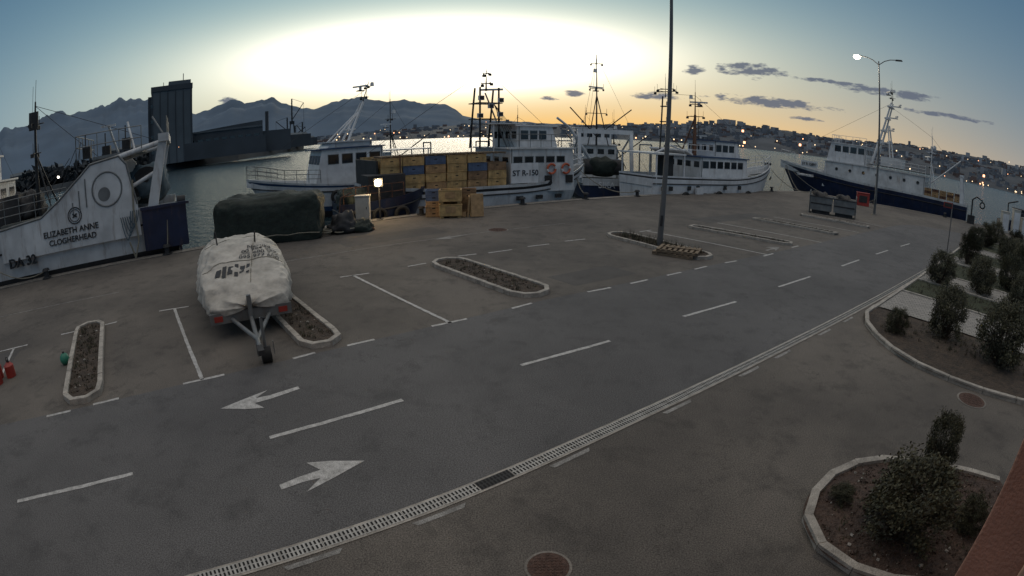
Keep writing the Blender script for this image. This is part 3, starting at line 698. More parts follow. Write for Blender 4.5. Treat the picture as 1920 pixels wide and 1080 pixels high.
def tub(b,x,y,z,rz=0):
    T0=b.T.copy();b.T=T0@Matrix.Translation((x,y,z))@Matrix.Rotation(rz,4,'Z')
    for s_ in(-.42,.42): b.box((s_,0,.06),(.16,.8,.12),M_CRATE)
    b.box((0,0,.14),(1.1,.9,.05),M_CRATE)
    for s_ in(1,-1): b.box((0,s_*.42,.42),(1.1,.06,.52),M_CRATE);b.box((s_*.52,0,.42),(.06,.776,.52),M_CRATE)
    b.box((0,-.455,.66),(1.14,.03,.05),M_CRATE);b.box((0,-.455,.42),(.5,.02,.3),M_CRATE2)
    b.T=T0
tub(b,-.15,-.25,.0,.05);tub(b,-.12,-.22,.70,-.05)
for k in range(2): b.box((1.12+.04*k,-.35-.12*k,.58),(.62,.10,1.1),M_CRATE2 if k else M_CRATE,rx=-.16,rz=.1*k)
b.box((.75,-.1,.5),(.1,.8,1.0),M_CRATE2,ry=.1)
b.done(.006)
b=B('scrap_skip',(21.6,30.8,0),-.62)
for x in(-.85,.85):
    b.ext([(x-.78,.25),(x+.78,.25),(x+.82,1.15),(x-.82,1.15)],-.55,.55,M_STEEL);b.box((x,0,1.17),(1.72,1.2,.05),M_DARK);b.box((x,-.56,.7),(1.5,.03,.08),M_DARK);b.box((x,0,.12),(1.3,.9,.24),M_DARK)
    b.cyl((x-.6,-.62,1.05),(x-.6,.62,1.05),.06,M_STEEL)
    b.blob((x,0,1.2),(.6,.4,.22),M_DARK,p=.8,amp=.3,fr=3,nu=20,nv=12)
for x in(-1.7,1.7): b.box((x,0,.75),(.05,1.0,1.5),M_STEEL)
b.done(.01)
b=B('red_fire_box',(31.0,39.2,0),-.6);b.box((0,0,.55),(1.25,.7,1.1),M_RED,top=(1,.85));b.box((0,0,1.13),(1.32,.7,.06),M_RED);b.box((0,-.36,.6),(.8,.03,.6),M_DARK);b.done(.01)
for (x,y,h) in((-11.55,6.35,.40),(-11.25,6.1,.40),(-11.2,6.55,.36)):
    b=B('gas_cylinder',(x,y,0));b.cyl((0,0,.0),(0,0,h*.75),.14,M_RED,n=18);b.cyl((0,0,h*.75),(0,0,h*.95),.14,M_RED,r2=.05,n=18);b.cyl((0,0,h*.95),(0,0,h*1.1),.03,M_DARK,n=8);b.ring((0,0,h*1.08),.07,.01,M_DARK,axis='Y');b.done(.004)
b=B('net_float',(-9.9,7.55,.13));b.blob((0,0,0),(.13,.13,.14),M_GREENP,p=1,amp=.01,nu=20,nv=14);b.cyl((0,0,.12),(0,0,.17),.03,M_DARK);b.done()
def bollard(x,y):
    b=B('mooring_bollard',(x,y,0));b.cyl((0,0,.03),(0,0,.06),.24,M_DARK,n=16);b.cyl((0,0,.05),(0,0,.34),.13,M_DARK,r2=.11,n=14);b.cyl((0,0,.34),(0,0,.44),.2,M_DARK,r2=.15,n=14);b.done(.006)
BOL=[(-19.5,14.9),(-14.6,18.5),(-8.2,23.6),(-4.6,26.6),(.6,30.2),(4.6,33.0),(8.5,35.4),(16,40.0),(24,44.9),(29.7,45.8),(34.4,41.5),(41,37.1)]
for p in BOL:bollard(*p)

# ------------------------------------------------------------------ boats
def head(a,b_): return math.atan2(b_[1]-a[1],b_[0]-a[0])
ang=math.atan2(-.59,-.81)
A=B('fishing_trawler',(-15.95,21.35,WZ),ang)
A.hull(24,5.8,lambda t:3.35+1.2*max(0,(t-.4)/.6)**2,[(.30,M_ANTI),(.49,M_BLACK),(1.0,M_WHITE)],bul=.9,sternw=.92)
ys=2.86
prof=[(1.7,2.2),(1.75,3.55),(2.15,5.3),(2.5,5.7),(3.9,5.55),(4.4,5.15),(5.6,4.3),(6.6,3.75),(9,3.6),(9,2.2)]
A.ext(prof,ys-.08,ys+.06,M_WHITE);A.ext(prof,-ys-.06,-ys+.08,M_WHITE)
A.ring((3.15,ys+.065,4.40),.72,.04,M_STEEL,axis='Y',n=32);A.cyl((3.15,ys+.02,4.40),(3.15,ys+.07,4.40),.68,M_WHITE,n=32);A.cyl((3.3,ys+.02,4.2),(3.3,ys+.08,4.2),.3,M_STEEL,n=24)
for k in range(3): A.box((4.2+.35*k,ys+.08,4.4-.3*k),(.05,.05,1.2-.3*k),M_STEEL)
A.tube([Vector((x,ys+.06,z)) for x,z in prof[1:9]],.05,M_STEEL)
A.box((5.3,0,3.72),(7.3,5.5,.1),M_DECK)
for y in(-2.6,2.6):
    A.ext([(.85,3.0),(1.35,3.0),(.55,6.2),(.15,6.2)],y-.2,y+.2,M_WHITE)
    A.cyl((.5,y,6.0),(3.4,y,5.5),.12,M_WHITE,n=8);A.cyl((.7,y,4.8),(2.2,y,4.2),.09,M_WHITE,n=8)
A.box((.35,0,6.2),(.5,5.8,.35),M_WHITE);A.box((2.6,0,5.78),(2.4,5.2,.12),M_STEEL)
A.rail([(.2,2.8,6.4),(.2,-2.8,6.4)],.7,M_STEEL,step=.8);A.rail([(1.4,2.7,5.85),(4.6,2.7,5.85),(4.6,-2.7,5.85)],1.0,M_STEEL,step=.8);A.rail([(5.2,2.75,3.8),(9.5,2.75,3.8)],1.0,M_STEEL,step=.8,n=3)
A.cyl((1.3,-1.8,4.3),(1.3,1.8,4.3),.75,M_DARK,n=24)
A.blob((1.3,0,4.2),(1.0,1.9,.9),M_ROPEB,p=.7,amp=.2,fr=2,nu=40,nv=20)
A.box((.55,ys-.02,2.35),(2.1,.14,1.75),M_NAVY);A.box((-.08,0,2.2),(.12,5.5,1.9),M_NAVY);A.box((.5,ys,3.28),(2.3,.24,.12),M_NAVY)
A.cyl((-.5,ys-.5,3.35),(-.1,ys-.5,3.35),.22,M_DARK,n=16);A.cyl((-.3,ys-.5,3.3),(.3,ys-.5,3.2),.08,M_DARK)
A.tube([Vector((1.9,ys+.12,4.6)),Vector((1.95,ys+.14,3.4)),Vector((1.85,ys+.14,2.0)),Vector((2.1,ys+.14,1.3)),Vector((2.3,ys+.14,2.0))],.045,M_ROPE,n=6)
for k in range(5):A.tube(sag((1.7+.1*k,ys+.15,3.3),(2.2+.10*k,ys+.15,3.1),.5+.15*k,8),.022,M_ROPEB)
A.cabin(9.6,13.6,4.6,3.6,5.7,M_WHITE,rake=-.3,ns=3,nf=3);A.cabin(10.4,13.4,4.0,5.8,7.0,M_WHITE,rake=.3,ns=3,nf=4)
A.box((8.6,1.4,4.3),(1.3,1.6,1.3),M_DARK);A.blob((7.9,.8,4.2),(.9,1.2,.7),M_DARK,amp=.3,fr=2,p=.8)
A.mast((7.0,1.6,3.7),5.2,M_BLACK,r=.13,bars=((.55,.5),(.8,.8)),radar=False,stays=((3.5,1.5,5.7),(1,0,6.3)));A.box((7.0,1.9,8.0),(.5,.12,.8),M_DARK)
A.mast((11.5,0,7.0),4.0,M_WHITE)
for x,z in((3.2,6.0),(4.2,6.1),(2.2,6.2)): A.box((x,1.8,z),(.4,.5,.5),M_DARK);A.cyl((x,2.2,z),(x,2.2,z+.8),.03,M_DARK)
A.cyl((.4,2.3,6.4),(.9,2.0,7.2),.05,M_STEEL);A.cyl((1.8,2.0,5.9),(2.2,1.0,7.2),.06,M_WHITE);A.cyl((3.0,-1.5,5.9),(3.4,-.5,7.3),.06,M_WHITE);A.box((3.4,-.5,7.3),(.8,.1,.1),M_WHITE)
for k in range(4): A.cyl((5.0+k,ys-.1,3.8),(4.4+.3*k,2.4,6.6-.3*k),.015,M_DARK,n=4)
A.ring((11.9,ys+.25,1.15),.38,.13,M_RUB,axis='Y')
A.blob((9.2,ys-.35,4.8),(.08,.08,.08),M_SMALLL,p=1,amp=0,nu=10,nv=6)
ao=A.done()
xd=(-1,0,0)
text('ELIZABETH ANNE',ao,(5.15,ys+.085,2.86),xd,(0,.0,1),.36,M_INK,ext=.012)
text('CLOGHERHEAD',ao,(5.1,ys+.085,2.49),xd,(0,0,1),.34,M_INK,ext=.012)
text('DA 32',ao,(7.9,ys+.04,1.92),xd,(0,.0,1),.58,M_INK,ext=.08)
r=B('mark');r.ring((4.85,ys+.085,3.56),.34,.022,M_INK,axis='Y',n=30);r.ring((4.85,ys+.085,3.56),.25,.014,M_INK,axis='Y',n=30)
r.box((4.85,ys+.09,3.56),(.26,.03,.06),M_INK,ry=.6);r.box((4.85,ys+.093,3.56),(.26,.03,.06),M_INK,ry=-.6)
o=r.done();o.parent=ao
b=B('mooring_rope')
def W3(ob,p): return Matrix.Translation(ob.location)@Matrix.Rotation(ob.rotation_euler[2],4,'Z')@Vector(p)
b.tube(sag(W3(ao,(10,ys,2.4)),(-19.5,14.9,.35),.5),.025,M_ROPE);b.tube(sag(W3(ao,(.4,ys,3.0)),(-14.6,18.5,.35),.4),.025,M_ROPE);b.done()

# -- C : crate-laden trawler
ps,pb=(-8.4,29.3),(5.0,37.2);an=head(ps,pb)
C=B('fishing_boat',(ps[0],ps[1],WZ),an)
C.hull(15.6,5.2,lambda t:2.25+.35*max(0,.25-t)/.25+1.0*max(0,(t-.55)/.45)**2,[(.26,M_ANTI),(.34,M_RUST),(.88,M_WHITE2),(.94,M_BLACK),(1.0,M_WHITE)],rake=1.6,bul=.7,sternw=.9)
C.cabin(8.3,13.0,4.5,1.7,4.35,M_WHITE,rake=.2,ns=5,nf=4,wz=3.7,wh=.34)
C.cabin(9.2,12.0,3.2,4.45,5.75,M_WHITE2,rake=.5,ns=3,nf=4,wh=.5)
C.box((9.2,-2.38,2.9),(1.9,.14,1.2),M_WHITE2);C.box((9.2,2.38,2.9),(1.9,.14,1.2),M_WHITE2)
for x in(11.2,12.3): C.ring((x,-2.36,3.1),.30,.07,M_ORANGE,M_WHITE2,axis='Y')
for x in(8.8,10.2,11.6): C.box((x,-2.52,1.42),(.42,.16,.24),M_GLASS)
for x in(9.2,11.0,12.6): C.box((x,-2.3,2.45),(.5,.10,.5),M_GLASS)
C.rail([(8.2,-2.2,4.45),(12.8,-2.2,4.45)],.8,M_STEEL,step=.7);C.rail([(12.8,-1.9,2.8),(14.8,-.9,3.1),(15.5,0,3.25),(14.8,.9,3.1)],.7,M_WHITE2,step=.7)
C.box((8.6,0,5.9),(2.5,3.2,.08),M_WHITE);
for x,y in((7.6,-1.5),(7.6,1.5),(9.6,-1.5),(9.6,1.5)): C.cyl((x,y,1.7),(x,y,5.9),.05,M_WHITE)
for x in(7.1,8.4):
    for y in(-.7,.7): C.cyl((x,y,4.4),(x+.2,y*.5,8.2),.06,M_BLACK,n=6)
for z in(5.2,6.2,7.2): C.box((7.85,0,z),(1.6,1.5,.06),M_BLACK)
for x,y,z in((7.2,-.7,7.5),(8.5,-.7,6.5),(7.1,-.75,6.4),(8.6,-.6,7.4),(7.8,-.8,7.0)): C.box((x,y,z),(.34,.18,.28),M_WHITE2);C.box((x,y-.1,z),(.28,.03,.22),M_DARK)
C.mast((7.9,0,8.0),1.6,M_BLACK,r=.06,bars=((.3,.6),(.7,.4)),radar=False,tripod=False);C.box((8.3,0,8.1),(.14,1.4,.12),M_WHITE2,rz=.9)
C.tube([Vector((8.8,-1.0,4.4)),Vector((7.4,-.8,7.8))],.05,M_STEEL)
for k in range(6): C.cyl((8.9+.25*k,-1.2,4.5),(8.2,-.4,7.2),.012,M_DARK,n=4)
C.cyl((7.9,0,9.3),(15.3,0,3.4),.012,M_DARK,n=4);C.cyl((7.9,0,9.3),(.2,0,4.3),.012,M_DARK,n=4)
random.seed(12)
for i in range(6):
    for j,y in enumerate((-2.0,-1.15,1.5)):
        n=5 if i not in(5,) else 4
        for k in range(n):
            q=random.random()
            mm=M_CRATEB if (i,k) in((1,3),(2,4),(4,3)) else (M_CRATE if q<.5 else M_CRATE2 if q<.85 else M_CRATE3)
            crate(C,.95+i*1.28+random.uniform(-.03,.03),y+random.uniform(-.03,.03),1.7+k*.485,mm,random.uniform(-.025,.025),l=1.2,w=.8,h=.46)
    for k in range(7): C.box((.95+i*1.28,-2.35+.22*k,4.20),(1.26,.10,.03),M_WOOD,rz=.01*i)
    for q in(-.5,0,.5): C.box((.95+i*1.28+q,-1.7,4.145),(.08,1.5,.07),M_WOOD)
C.box((.2,0,2.9),(.1,4.6,2.2),M_DARK)
co=C.done()
text('ST R-150',co,(9.25,-2.46,2.75),(1,0,0),(0,0,1),.48,M_INK,ext=.01)
# work light on a short post at the quay edge
dl=Vector((-6.45,25.15,1.85))
l=bpy.data.lights.new('deck_light','POINT');l.energy=75;l.color=(1,.66,.32);l.shadow_soft_size=.15;o=link(bpy.data.objects.new('deck_light',l));o.location=dl+Vector((.05,-.28,.02))
b=B('quay_work_light');b.blob(dl+Vector((0,-.08,0)),(.17,.10,.17),M_LIGHTW,p=1,amp=0,nu=12,nv=8);b.cyl((dl.x,dl.y+.12,0),(dl.x,dl.y+.12,2.0),.04,M_DARK);b.box(dl+Vector((0,.06,.0)),(.44,.10,.40),M_DARK);b.box((dl.x,dl.y+.12,.03),(.3,.3,.05),M_DARK);b.done()
b=B('dark_workboat',(-9.0,26.0,WZ),an);b.hull(5.0,2.4,lambda t:2.0+.5*t*t,[(.3,M_ANTI),(1,M_NAVY)],bul=.4);b.box((2.6,0,2.6),(2.0,1.6,1.4),M_DARK);b.blob((1,0,2.0),(.9,.9,.6),M_TARPG,amp=.3,fr=2);b.cyl((3.6,0,1.8),(3.6,0,4.3),.04,M_RUST);b.rail([(.2,-1.05,2.0),(3.4,-1.1,2.1)],.8,M_RUST,step=.6)
for x in(.8,2.0,3.2): b.ring((x,-1.3,1.3),.32,.11,M_RUB,axis='Y')
b.done()

# -- B : white/blue boat, bow to the left
ps,pb=(-6.6,41.2),(-18.3,33.4);an=head(ps,pb)
Q=B('fishing_boat',(ps[0],ps[1],WZ),an)
Q.hull(14.1,4.8,lambda t:2.15+.95*max(0,(t-.35)/.65)**1.8,[(.3,M_ANTI),(.42,M_BLUE),(.9,M_WHITE2),(.95,M_BLUE),(1,M_WHITE2)],rake=2.0,bul=.6)
Q.cabin(4.3,9.2,3.7,1.6,4.65,M_WHITE2,rake=.8,ns=4,nf=4,wz=3.95,wh=.62,roof=M_BLUE)
Q.cabin(5.0,8.2,3.0,4.75,5.1,M_WHITE,ns=0,nf=1,frontwin=False)
Q.rail([(9.0,2.0,2.4),(11.5,1.7,2.6),(13.3,.8,3.0),(14.0,0,3.1),(13.3,-.8,3.0),(11.5,-1.7,2.6)],.9,M_STEEL,step=.8,n=3)
for y in(-.8,.8): Q.cyl((6.6,y,5.1),(5.2,y*.3,8.0),.09,M_WHITE2,n=6);Q.cyl((7.8,y,5.1),(5.6,y*.3,7.2),.07,M_WHITE2,n=6)
Q.box((6.2,0,6.0),(.5,1.4,.08),M_WHITE2);Q.mast((5.2,0,7.9),1.6,M_DARK,lean=-.5,r=.05,bars=((.3,.6),(.8,.4)),tripod=False)
Q.box((2.4,0,2.5),(3.6,3.2,1.0),M_STEEL);Q.box((2.3,0,4.3),(3.8,3.6,.08),M_WHITE)
for x,y in((.6,-1.6),(.6,1.6)): Q.cyl((x,y,1.6),(x,y,4.3),.05,M_WHITE)
for x in(2,5,8): Q.ring((x,2.55,1.4),.36,.12,M_RUB,axis='Y')
Q.cyl((4.8,0,9.0),(13.9,0,3.4),.012,M_DARK,n=4)
Q.done()

# -- D : trawler with stern towards us
D=B('fishing_trawler',(7.4,41.2,WZ),math.radians(90))
D.hull(15,4.6,lambda t:1.9+1.0*max(0,(t-.4)/.6)**2,[(.3,M_ANTI),(.75,M_NAVY),(1,M_WHITE)],bul=.6)
for y in(-2.1,2.1): D.ext([(.2,1.9),(.6,1.9),(1.3,5.6),(.9,5.6)],y-.12,y+.12,M_WHITE2);D.cyl((.9,y,5.4),(4.5,y,4.0),.09,M_WHITE2,n=6)
D.box((1.1,0,5.6),(.45,4.5,.35),M_WHITE2);D.cyl((1.8,-1.6,2.7),(1.8,1.6,2.7),.65,M_DARK,n=20);D.blob((1.8,0,2.7),(.8,1.3,.8),M_TARPG,p=.8,amp=.2)
D.cyl((2.2,1.0,3.2),(1.2,2.9,5.9),.14,M_WHITE2,n=8);D.cyl((1.2,2.9,5.9),(.6,3.9,6.6),.1,M_WHITE2,n=8)
D.cabin(6.0,10.5,3.8,1.5,4.4,M_WHITE,ns=4,nf=4);D.cabin(7,10,3.2,4.5,5.9,M_WHITE2,ns=3,nf=4)
D.mast((5.6,0,4.4),8.2,M_DARK,r=.09,bars=((.35,.9),(.62,.6),(.9,.5)),stays=((0,-2,5.6),(0,2,5.6),(13,0,3)))
D.cyl((5.6,0,5.2),(3.2,2.6,7.6),.05,M_DARK);D.cyl((5.6,0,5.2),(3.2,-2.6,7.6),.05,M_DARK)
do=D.done();text('SIKA',do,(-.02,0,1.15),(0,-1,0),(0,0,1),.66,M_INKW)

# -- E : white boat, bow right
ps,pb=(9.05,38.4),(24.8,46.9);an=head(ps,pb)
E=B('fishing_boat',(ps[0],ps[1],WZ),an)
E.hull(17.9,4.4,lambda t:2.60-.15*math.sin(t*3.1)+1.05*max(0,(t-.5)/.5)**1.8,[(.25,M_ANTI),(.31,M_BLUE),(.92,M_WHITE2),(.96,M_DARK),(1,M_WHITE2)],rake=1.8,bul=.8,sternw=.88)
for x in(.8,1.6,3.6,4.6,8,10): E.box((x,-2.16,1.65),(.3,.14,.32),M_GLASS)
E.box((2.0,-1.0,3.3),(.9,1.0,1.6),M_DARK);E.box((1.7,0,4.15),(3.2,4.0,.12),M_WHITE);E.box((3.6,0,4.35),(.9,4.0,.1),M_WHITE2,ry=.4)
for x in(.3,3.2):
    for y in(-1.9,1.9): E.cyl((x,y,1.9),(x,y,4.1),.07,M_WHITE2)
E.tube([Vector((.2,-1.8,4.2)),Vector((1.8,-1.8,4.8)),Vector((4.2,-1.8,4.2))],.08,M_WHITE2)
E.cabin(5.2,11.5,3.7,2.0,4.0,M_WHITE2,rake=.4,ns=6,nf=4,roof=M_BLUE);E.cabin(7.2,10.6,3.0,4.1,5.35,M_WHITE2,rake=.6,ns=3,nf=4,roof=M_BLUE)
E.rail([(3.4,-1.7,4.15),(7.0,-1.7,4.15)],.8,M_WHITE2,step=.6)
for y in(-.5,.5): E.cyl((2.9,y,4.2),(2.95,y*.6,8.6),.06,M_BLACK,n=6)
for z in(5.4,6.6,7.8): E.box((2.95,0,z),(.3,1.6-.1*z,.08),M_BLACK);E.box((2.8,-.5,z+.2),(.3,.2,.3),M_DARK)
E.mast((2.95,0,8.5),.9,M_BLACK,r=.04,radar=False,tripod=False)
E.cyl((6.4,0,4.0),(6.4,0,7.4),.20,M_RUST,r2=.10);E.mast((6.4,0,6.4),2.9,M_RUST,r=.08,bars=((.3,.9),(.65,.6)),tripod=False)
for y in(-.8,.8): E.cyl((5.6,y,4.1),(6.4,0,7.2),.06,M_RUST)
E.cyl((6.4,0,9),(17.5,0,3.7),.012,M_DARK,n=4);E.cyl((6.4,0,9),(2.95,0,8.8),.012,M_DARK,n=4)
E.rail([(11.6,-2.0,2.8),(14.0,-1.6,3.0),(16.3,-.8,3.4),(17.8,0,3.6),(16.3,.8,3.4),(14.0,1.6,3.0)],.95,M_WHITE2,step=.8,n=3)
E.cyl((17.3,-.4,3.7),(17.3,.4,3.7),.12,M_DARK);
E.box((4.6,-2.32,1.0),(.8,.16,1.4),M_WHITE2)
for x in(3.0,7,11): E.ring((x,-2.4,.95),.36,.12,M_RUB,axis='Y')
eo=E.done()
text('ST R-54',eo,(15.4,-1.66,2.35),(.86,.50,.02),(.1,-.3,1),.36,M_INK,ext=.05)

# -- F : navy trawler at right, bow left
ps,pb=(46.6,38.6),(31.6,57.2);an=head(ps,pb)
Fq=B('fishing_trawler',(ps[0],ps[1],WZ),an)
Fq.hull(23.9,6.2,lambda t:2.7+.15*math.sin(t*3)+1.35*max(0,(t-.45)/.55)**1.6,[(.22,M_ANTI),(.93,M_NAVY),(1,M_WHITE)],rake=2.6,bul=.9,sternw=.9)
Fq.cabin(5.2,17.4,4.9,1.8,4.6,M_WHITE,rake=.3,ns=7,nf=4,port=True,wz=3.9)
Fq.cabin(12.4,17.0,4.3,4.7,6.7,M_WHITE2,rake=.6,ns=4,nf=5,wh=.6)
Fq.box((8.5,0,4.95),(7.0,4.6,.1),M_DECK);Fq.box((9.5,0,5.5),(2.6,2.6,1.0),M_WHITE);Fq.rail([(5.2,2.4,4.7),(12.3,2.4,4.7)],1.0,M_WHITE2,step=.8,n=3);Fq.rail([(12.4,2.1,6.8),(16.6,2.1,6.8),(16.6,-2.1,6.8)],.8,M_WHITE2,step=.8)
for y in(-1.3,1.3): Fq.cyl((11.9,y,5.0),(9.8,y*.45,12.0),.17,M_WHITE2,r2=.09,n=8);Fq.cyl((9.6,y,5.0),(10.2,y*.4,9.5),.09,M_WHITE2,n=6)
for z,wd in((7.4,2.6),(8.8,2.1),(10.2,1.8),(11.5,2.4)):
    xx=11.9-2.1*(z-5)/7;Fq.box((xx,0,z),(.5,wd,.14),M_WHITE2);Fq.box((xx-.5,0,z+.15),(1.5,.25,.12),M_WHITE2);Fq.box((xx-1.1,0,z+.35),(.2,.9,.14),M_WHITE2,rz=.4)
Fq.mast((9.8,0,11.9),1.6,M_DARK,r=.05,bars=((.4,.7),(.8,.4)),radar=True,tripod=False)
Fq.mast((4.8,0,2.5),6.6,M_WHITE2,r=.1,stays=((0,0,4.2),(9.8,0,11.5)));Fq.cyl((4.8,0,4.0),(1.2,0,7.0),.07,M_WHITE2)
Fq.cyl((9.8,0,12),(23.5,0,4.6),.012,M_DARK,n=4)
for y in(-2.3,2.3): Fq.ext([(.4,1.9),(.9,1.9),(1.1,5.4),(.8,5.4)],y-.15,y+.15,M_WHITE2)
Fq.box((.95,0,5.4),(.4,4.9,.3),M_WHITE2)
for i in range(6):
    for k in range(4): crate(Fq,1.2+i*.9,2.2,2.5+k*.27,M_CRATE2 if (i+k)%3 else M_RUST)
Fq.rail([(17.5,2.6,3.4),(20.2,2.0,3.8),(22.4,1.0,4.2),(23.8,0,4.4),(22.4,-1,4.2)],.9,M_WHITE2,step=.9)
Fq.box((19.2,2.45,4.0),(2.3,.08,.7),M_WHITE2,rz=-.22)
fo=Fq.done()
text('ST R 15897',fo,(19.2,2.55,3.85),(-1,.22,0),(0,0,1),.42,M_INK,ext=.01)
text('TRI MA MORIS',fo,(19.6,2.62,2.6),(-1,.26,0),(0,-.0,1),.36,M_INKW,ext=.12)
b=B('mooring_rope');bl=W3(fo,(23,.3,3.6))
for q in((29.7,45.8),(34.4,41.5),(24,44.9)): b.tube(sag(bl,(q[0],q[1],.35),1.6,14),.03,M_ROPE)
b.tube(sag(W3(eo,(17,-.7,3.2)),(29.7,45.8,.35),.8,12),.03,M_ROPE);b.tube(sag(W3(co,(15,-.3,2.8)),(8.5,35.4,.35),.6,12),.03,M_ROPE);b.tube(sag(W3(co,(15,.3,2.8)),(4.6,33.0,.35),.4,12),.03,M_ROPE)
b.done()
b=B('small_workboat',(49.5,35.5,WZ),-.6);b.hull(7,2.6,lambda t:2.0+.6*t*t,[(.3,M_ANTI),(1,M_NAVY)],bul=.4);b.cabin(2,4.4,1.8,1.6,3.4,M_DARK,ns=2,nf=2);b.tube([Vector((1,0,1.8)),Vector((1,.2,3.8)),Vector((2.4,.4,4.2))],.08,M_BLACK);b.done()
for (x,y,h) in((44.6,31.3,1.9),(45.8,30.6,2.3),(46.8,30.0,1.7)):
    b=B('utility_cabinet',(x,y,0),-.5);b.box((0,0,.08),(1.0,.6,.16),M_CONC);b.box((0,0,h/2),(.9,.5,h),M_CAB);b.box((0,0,h+.03),(.98,.58,.06),M_CAB);b.box((0,-.26,h/2),(.74,.015,h*.8),M_WHITE2);b.done(.01)
b=B('deck_hoist',(42.6,34.6,0),-.6)
b.cyl((0,0,0),(0,0,2.3),.09,M_BLACK);b.tube([Vector((0,0,2.3)),Vector((.5,0,2.6)),Vector((1.2,0,2.3))],.07,M_BLACK);b.box((0,0,.4),(.7,.6,.8),M_DARK);b.ring((1.2,0,1.9),.28,.07,M_RUB);b.done()

def smallboat(x,y,ang,L_,hm,mh=M_WHITE2,sc=1):
    b=B('fishing_boat',(x,y,WZ),ang);b.hull(L_,L_*.3,lambda t:1.7*sc+.8*sc*max(0,(t-.4)/.6)**2,[(.3,M_ANTI),(.45,M_BLUE),(1,mh)],bul=.5)
    b.cabin(L_*.35,L_*.62,L_*.22,1.3*sc,3.8*sc,M_WHITE,ns=3,nf=3);b.mast((L_*.33,0,2*sc),hm,M_DARK,stays=((0,0,2),(L_,0,2.6)));b.cyl((L_*.3,0,3),(0,0,5.5),.05,M_DARK)
    b.rail([(L_*.65,-L_*.13,1.9*sc),(L_*.9,-.5,2.4*sc)],.8,M_STEEL);b.tube([Vector((0.3,-1.2,1.8)),Vector((.3,-1.2,4.6)),Vector((.3,1.2,4.6)),Vector((.3,1.2,1.8))],.07,M_STEEL);b.done()
smallboat(-8,52,3.6,12,7.0,M_WHITE2);smallboat(-3,50,.6,13,5,M_BLUE,1.1);smallboat(6,60,.9,13,6);smallboat(17,56,.5,14,6,M_WHITE2,1.0);smallboat(-31,24,3.7,15,9,M_NAVY,1.3)
smallboat(13,50,2.4,12,5,M_NAVY,1.0)

# ------------------------------------------------------------------ far shore
def interp(T,a):
    if a<=T[0][0]:return T[0][1]
    for (a0,v0),(a1,v1) in zip(T[:-1],T[1:]):
        if a<=a1:return v0+(v1-v0)*(a-a0)/(a1-a0)
    return T[-1][1]
def ridge(name,T,R0,R1,a0,a1,mt,nseg,nr,rough,seed,jag=0):
    b=B(name);vs=[]
    for i in range(nseg+1):
        a=a0+(a1-a0)*i/nseg
        for j in range(nr+1):
            u=j/nr;R=R0+(R1-R0)*u;H=max(0,interp(T,a)*R1+4)
            H*=1+jag*(noise.fractal(Vector((a*.9,seed,0)),1,2,5))
            ar=math.radians(a);x,y=R*math.sin(ar),R*math.cos(ar)
            nz_=noise.fractal(Vector((x,y,seed))*(9.0/R1),.8,2,6)
            z=WZ-.5+(H)*(u**.8)*(1+rough*nz_*(1 if u<.95 else .35))
            vs.append((x,y,z))
    b.add(vs,[(i*(nr+1)+j,(i+1)*(nr+1)+j,(i+1)*(nr+1)+j+1,i*(nr+1)+j+1) for i in range(nseg) for j in range(nr)],mt,True)
    o=[vs[i*(nr+1)+nr] for i in range(nseg+1)];bk=[(x*1.25,y*1.25,WZ-1) for x,y,z in o]
    b.add(o+bk,[(i,nseg+1+i,nseg+2+i,i+1) for i in range(nseg)],mt,True)
    return b.done()
HL=[(-100,.05),(-75,.08),(-62,.085),(-58,.09),(-56,.105),(-53.5,.098),(-51,.108),(-49.5,.112),(-47,.108),(-44,.114),(-41.5,.120),(-39,.112),(-36,.085),(-34,.079),(-32.5,.082),(-31,.088),(-30,.093),(-28.5,.085),(-27,.087),(-25.5,.092),(-24.3,.078),(-22.5,.068),(-21,.063),(-19.5,.072),(-18,.079),(-16,.078),(-14.5,.073),(-13,.068),(-11.5,.075),(-10,.066),(-8.5,.062),(-7,.059),(-6,.052),(-5.2,.038),(-3,.030),(2,.024),(10,.02),(40,.02)]
ridge('hills',HL,3300,5200,-100,40,M_HILL,520,22,.16,2,.06)
HR=[(-26,.006),(-20,.010),(-10,.017),(-4,.022),(0,.023),(4,.021),(8,.020),(12,.023),(19,.031),(22,.037),(25,.038),(28,.035),(31,.033),(35,.031),(39,.035),(43,.040),(50,.042),(58,.043),(75,.04),(100,.03)]
R0,R1=1250,1950
ridge('coast_hill',HR,R0,R1,-26,100,M_HILL2,300,12,.12,9)
random.seed(11)
b=B('distant_city')
def bld(a,R,w_,h_,mt):
    u=(R-R0)/(R1-R0);ar=math.radians(a);z=WZ+(max(0,interp(HR,a)*R1+4))*max(0,u)**.8
    b.box((R*math.sin(ar),R*math.cos(ar),z+h_/2-3),(w_,w_*random.uniform(.5,1),h_+6),mt,rz=random.choice((-ar,-ar+.4,.5)))
for i in range(4200):
    a=random.uniform(-24,70) if random.random()<.35 else random.uniform(8,66);u=random.random()**.8
    R=R0+15+(R1-R0-30)*u
    if noise.noise(Vector((a*.35,u*4,0)))<-.12: continue
    hi=random.random()<(.05 if 14<a<34 else .012)
    bld(a,R,random.uniform(7,15),random.uniform(12,20) if hi else random.uniform(3,7.5),random.choice((M_C1,M_C2,M_C2,M_C2,M_C3)) if not hi else random.choice((M_C1,M_C2)))
for a,h_ in((22.3,20),(22.9,22),(23.6,21),(24.4,18),(20,13),(27.3,16),(28,14),(40,16),(41,12),(12.6,12),(46,14),(50,14),(52,15)): bld(a,1880,18,h_,M_C1)
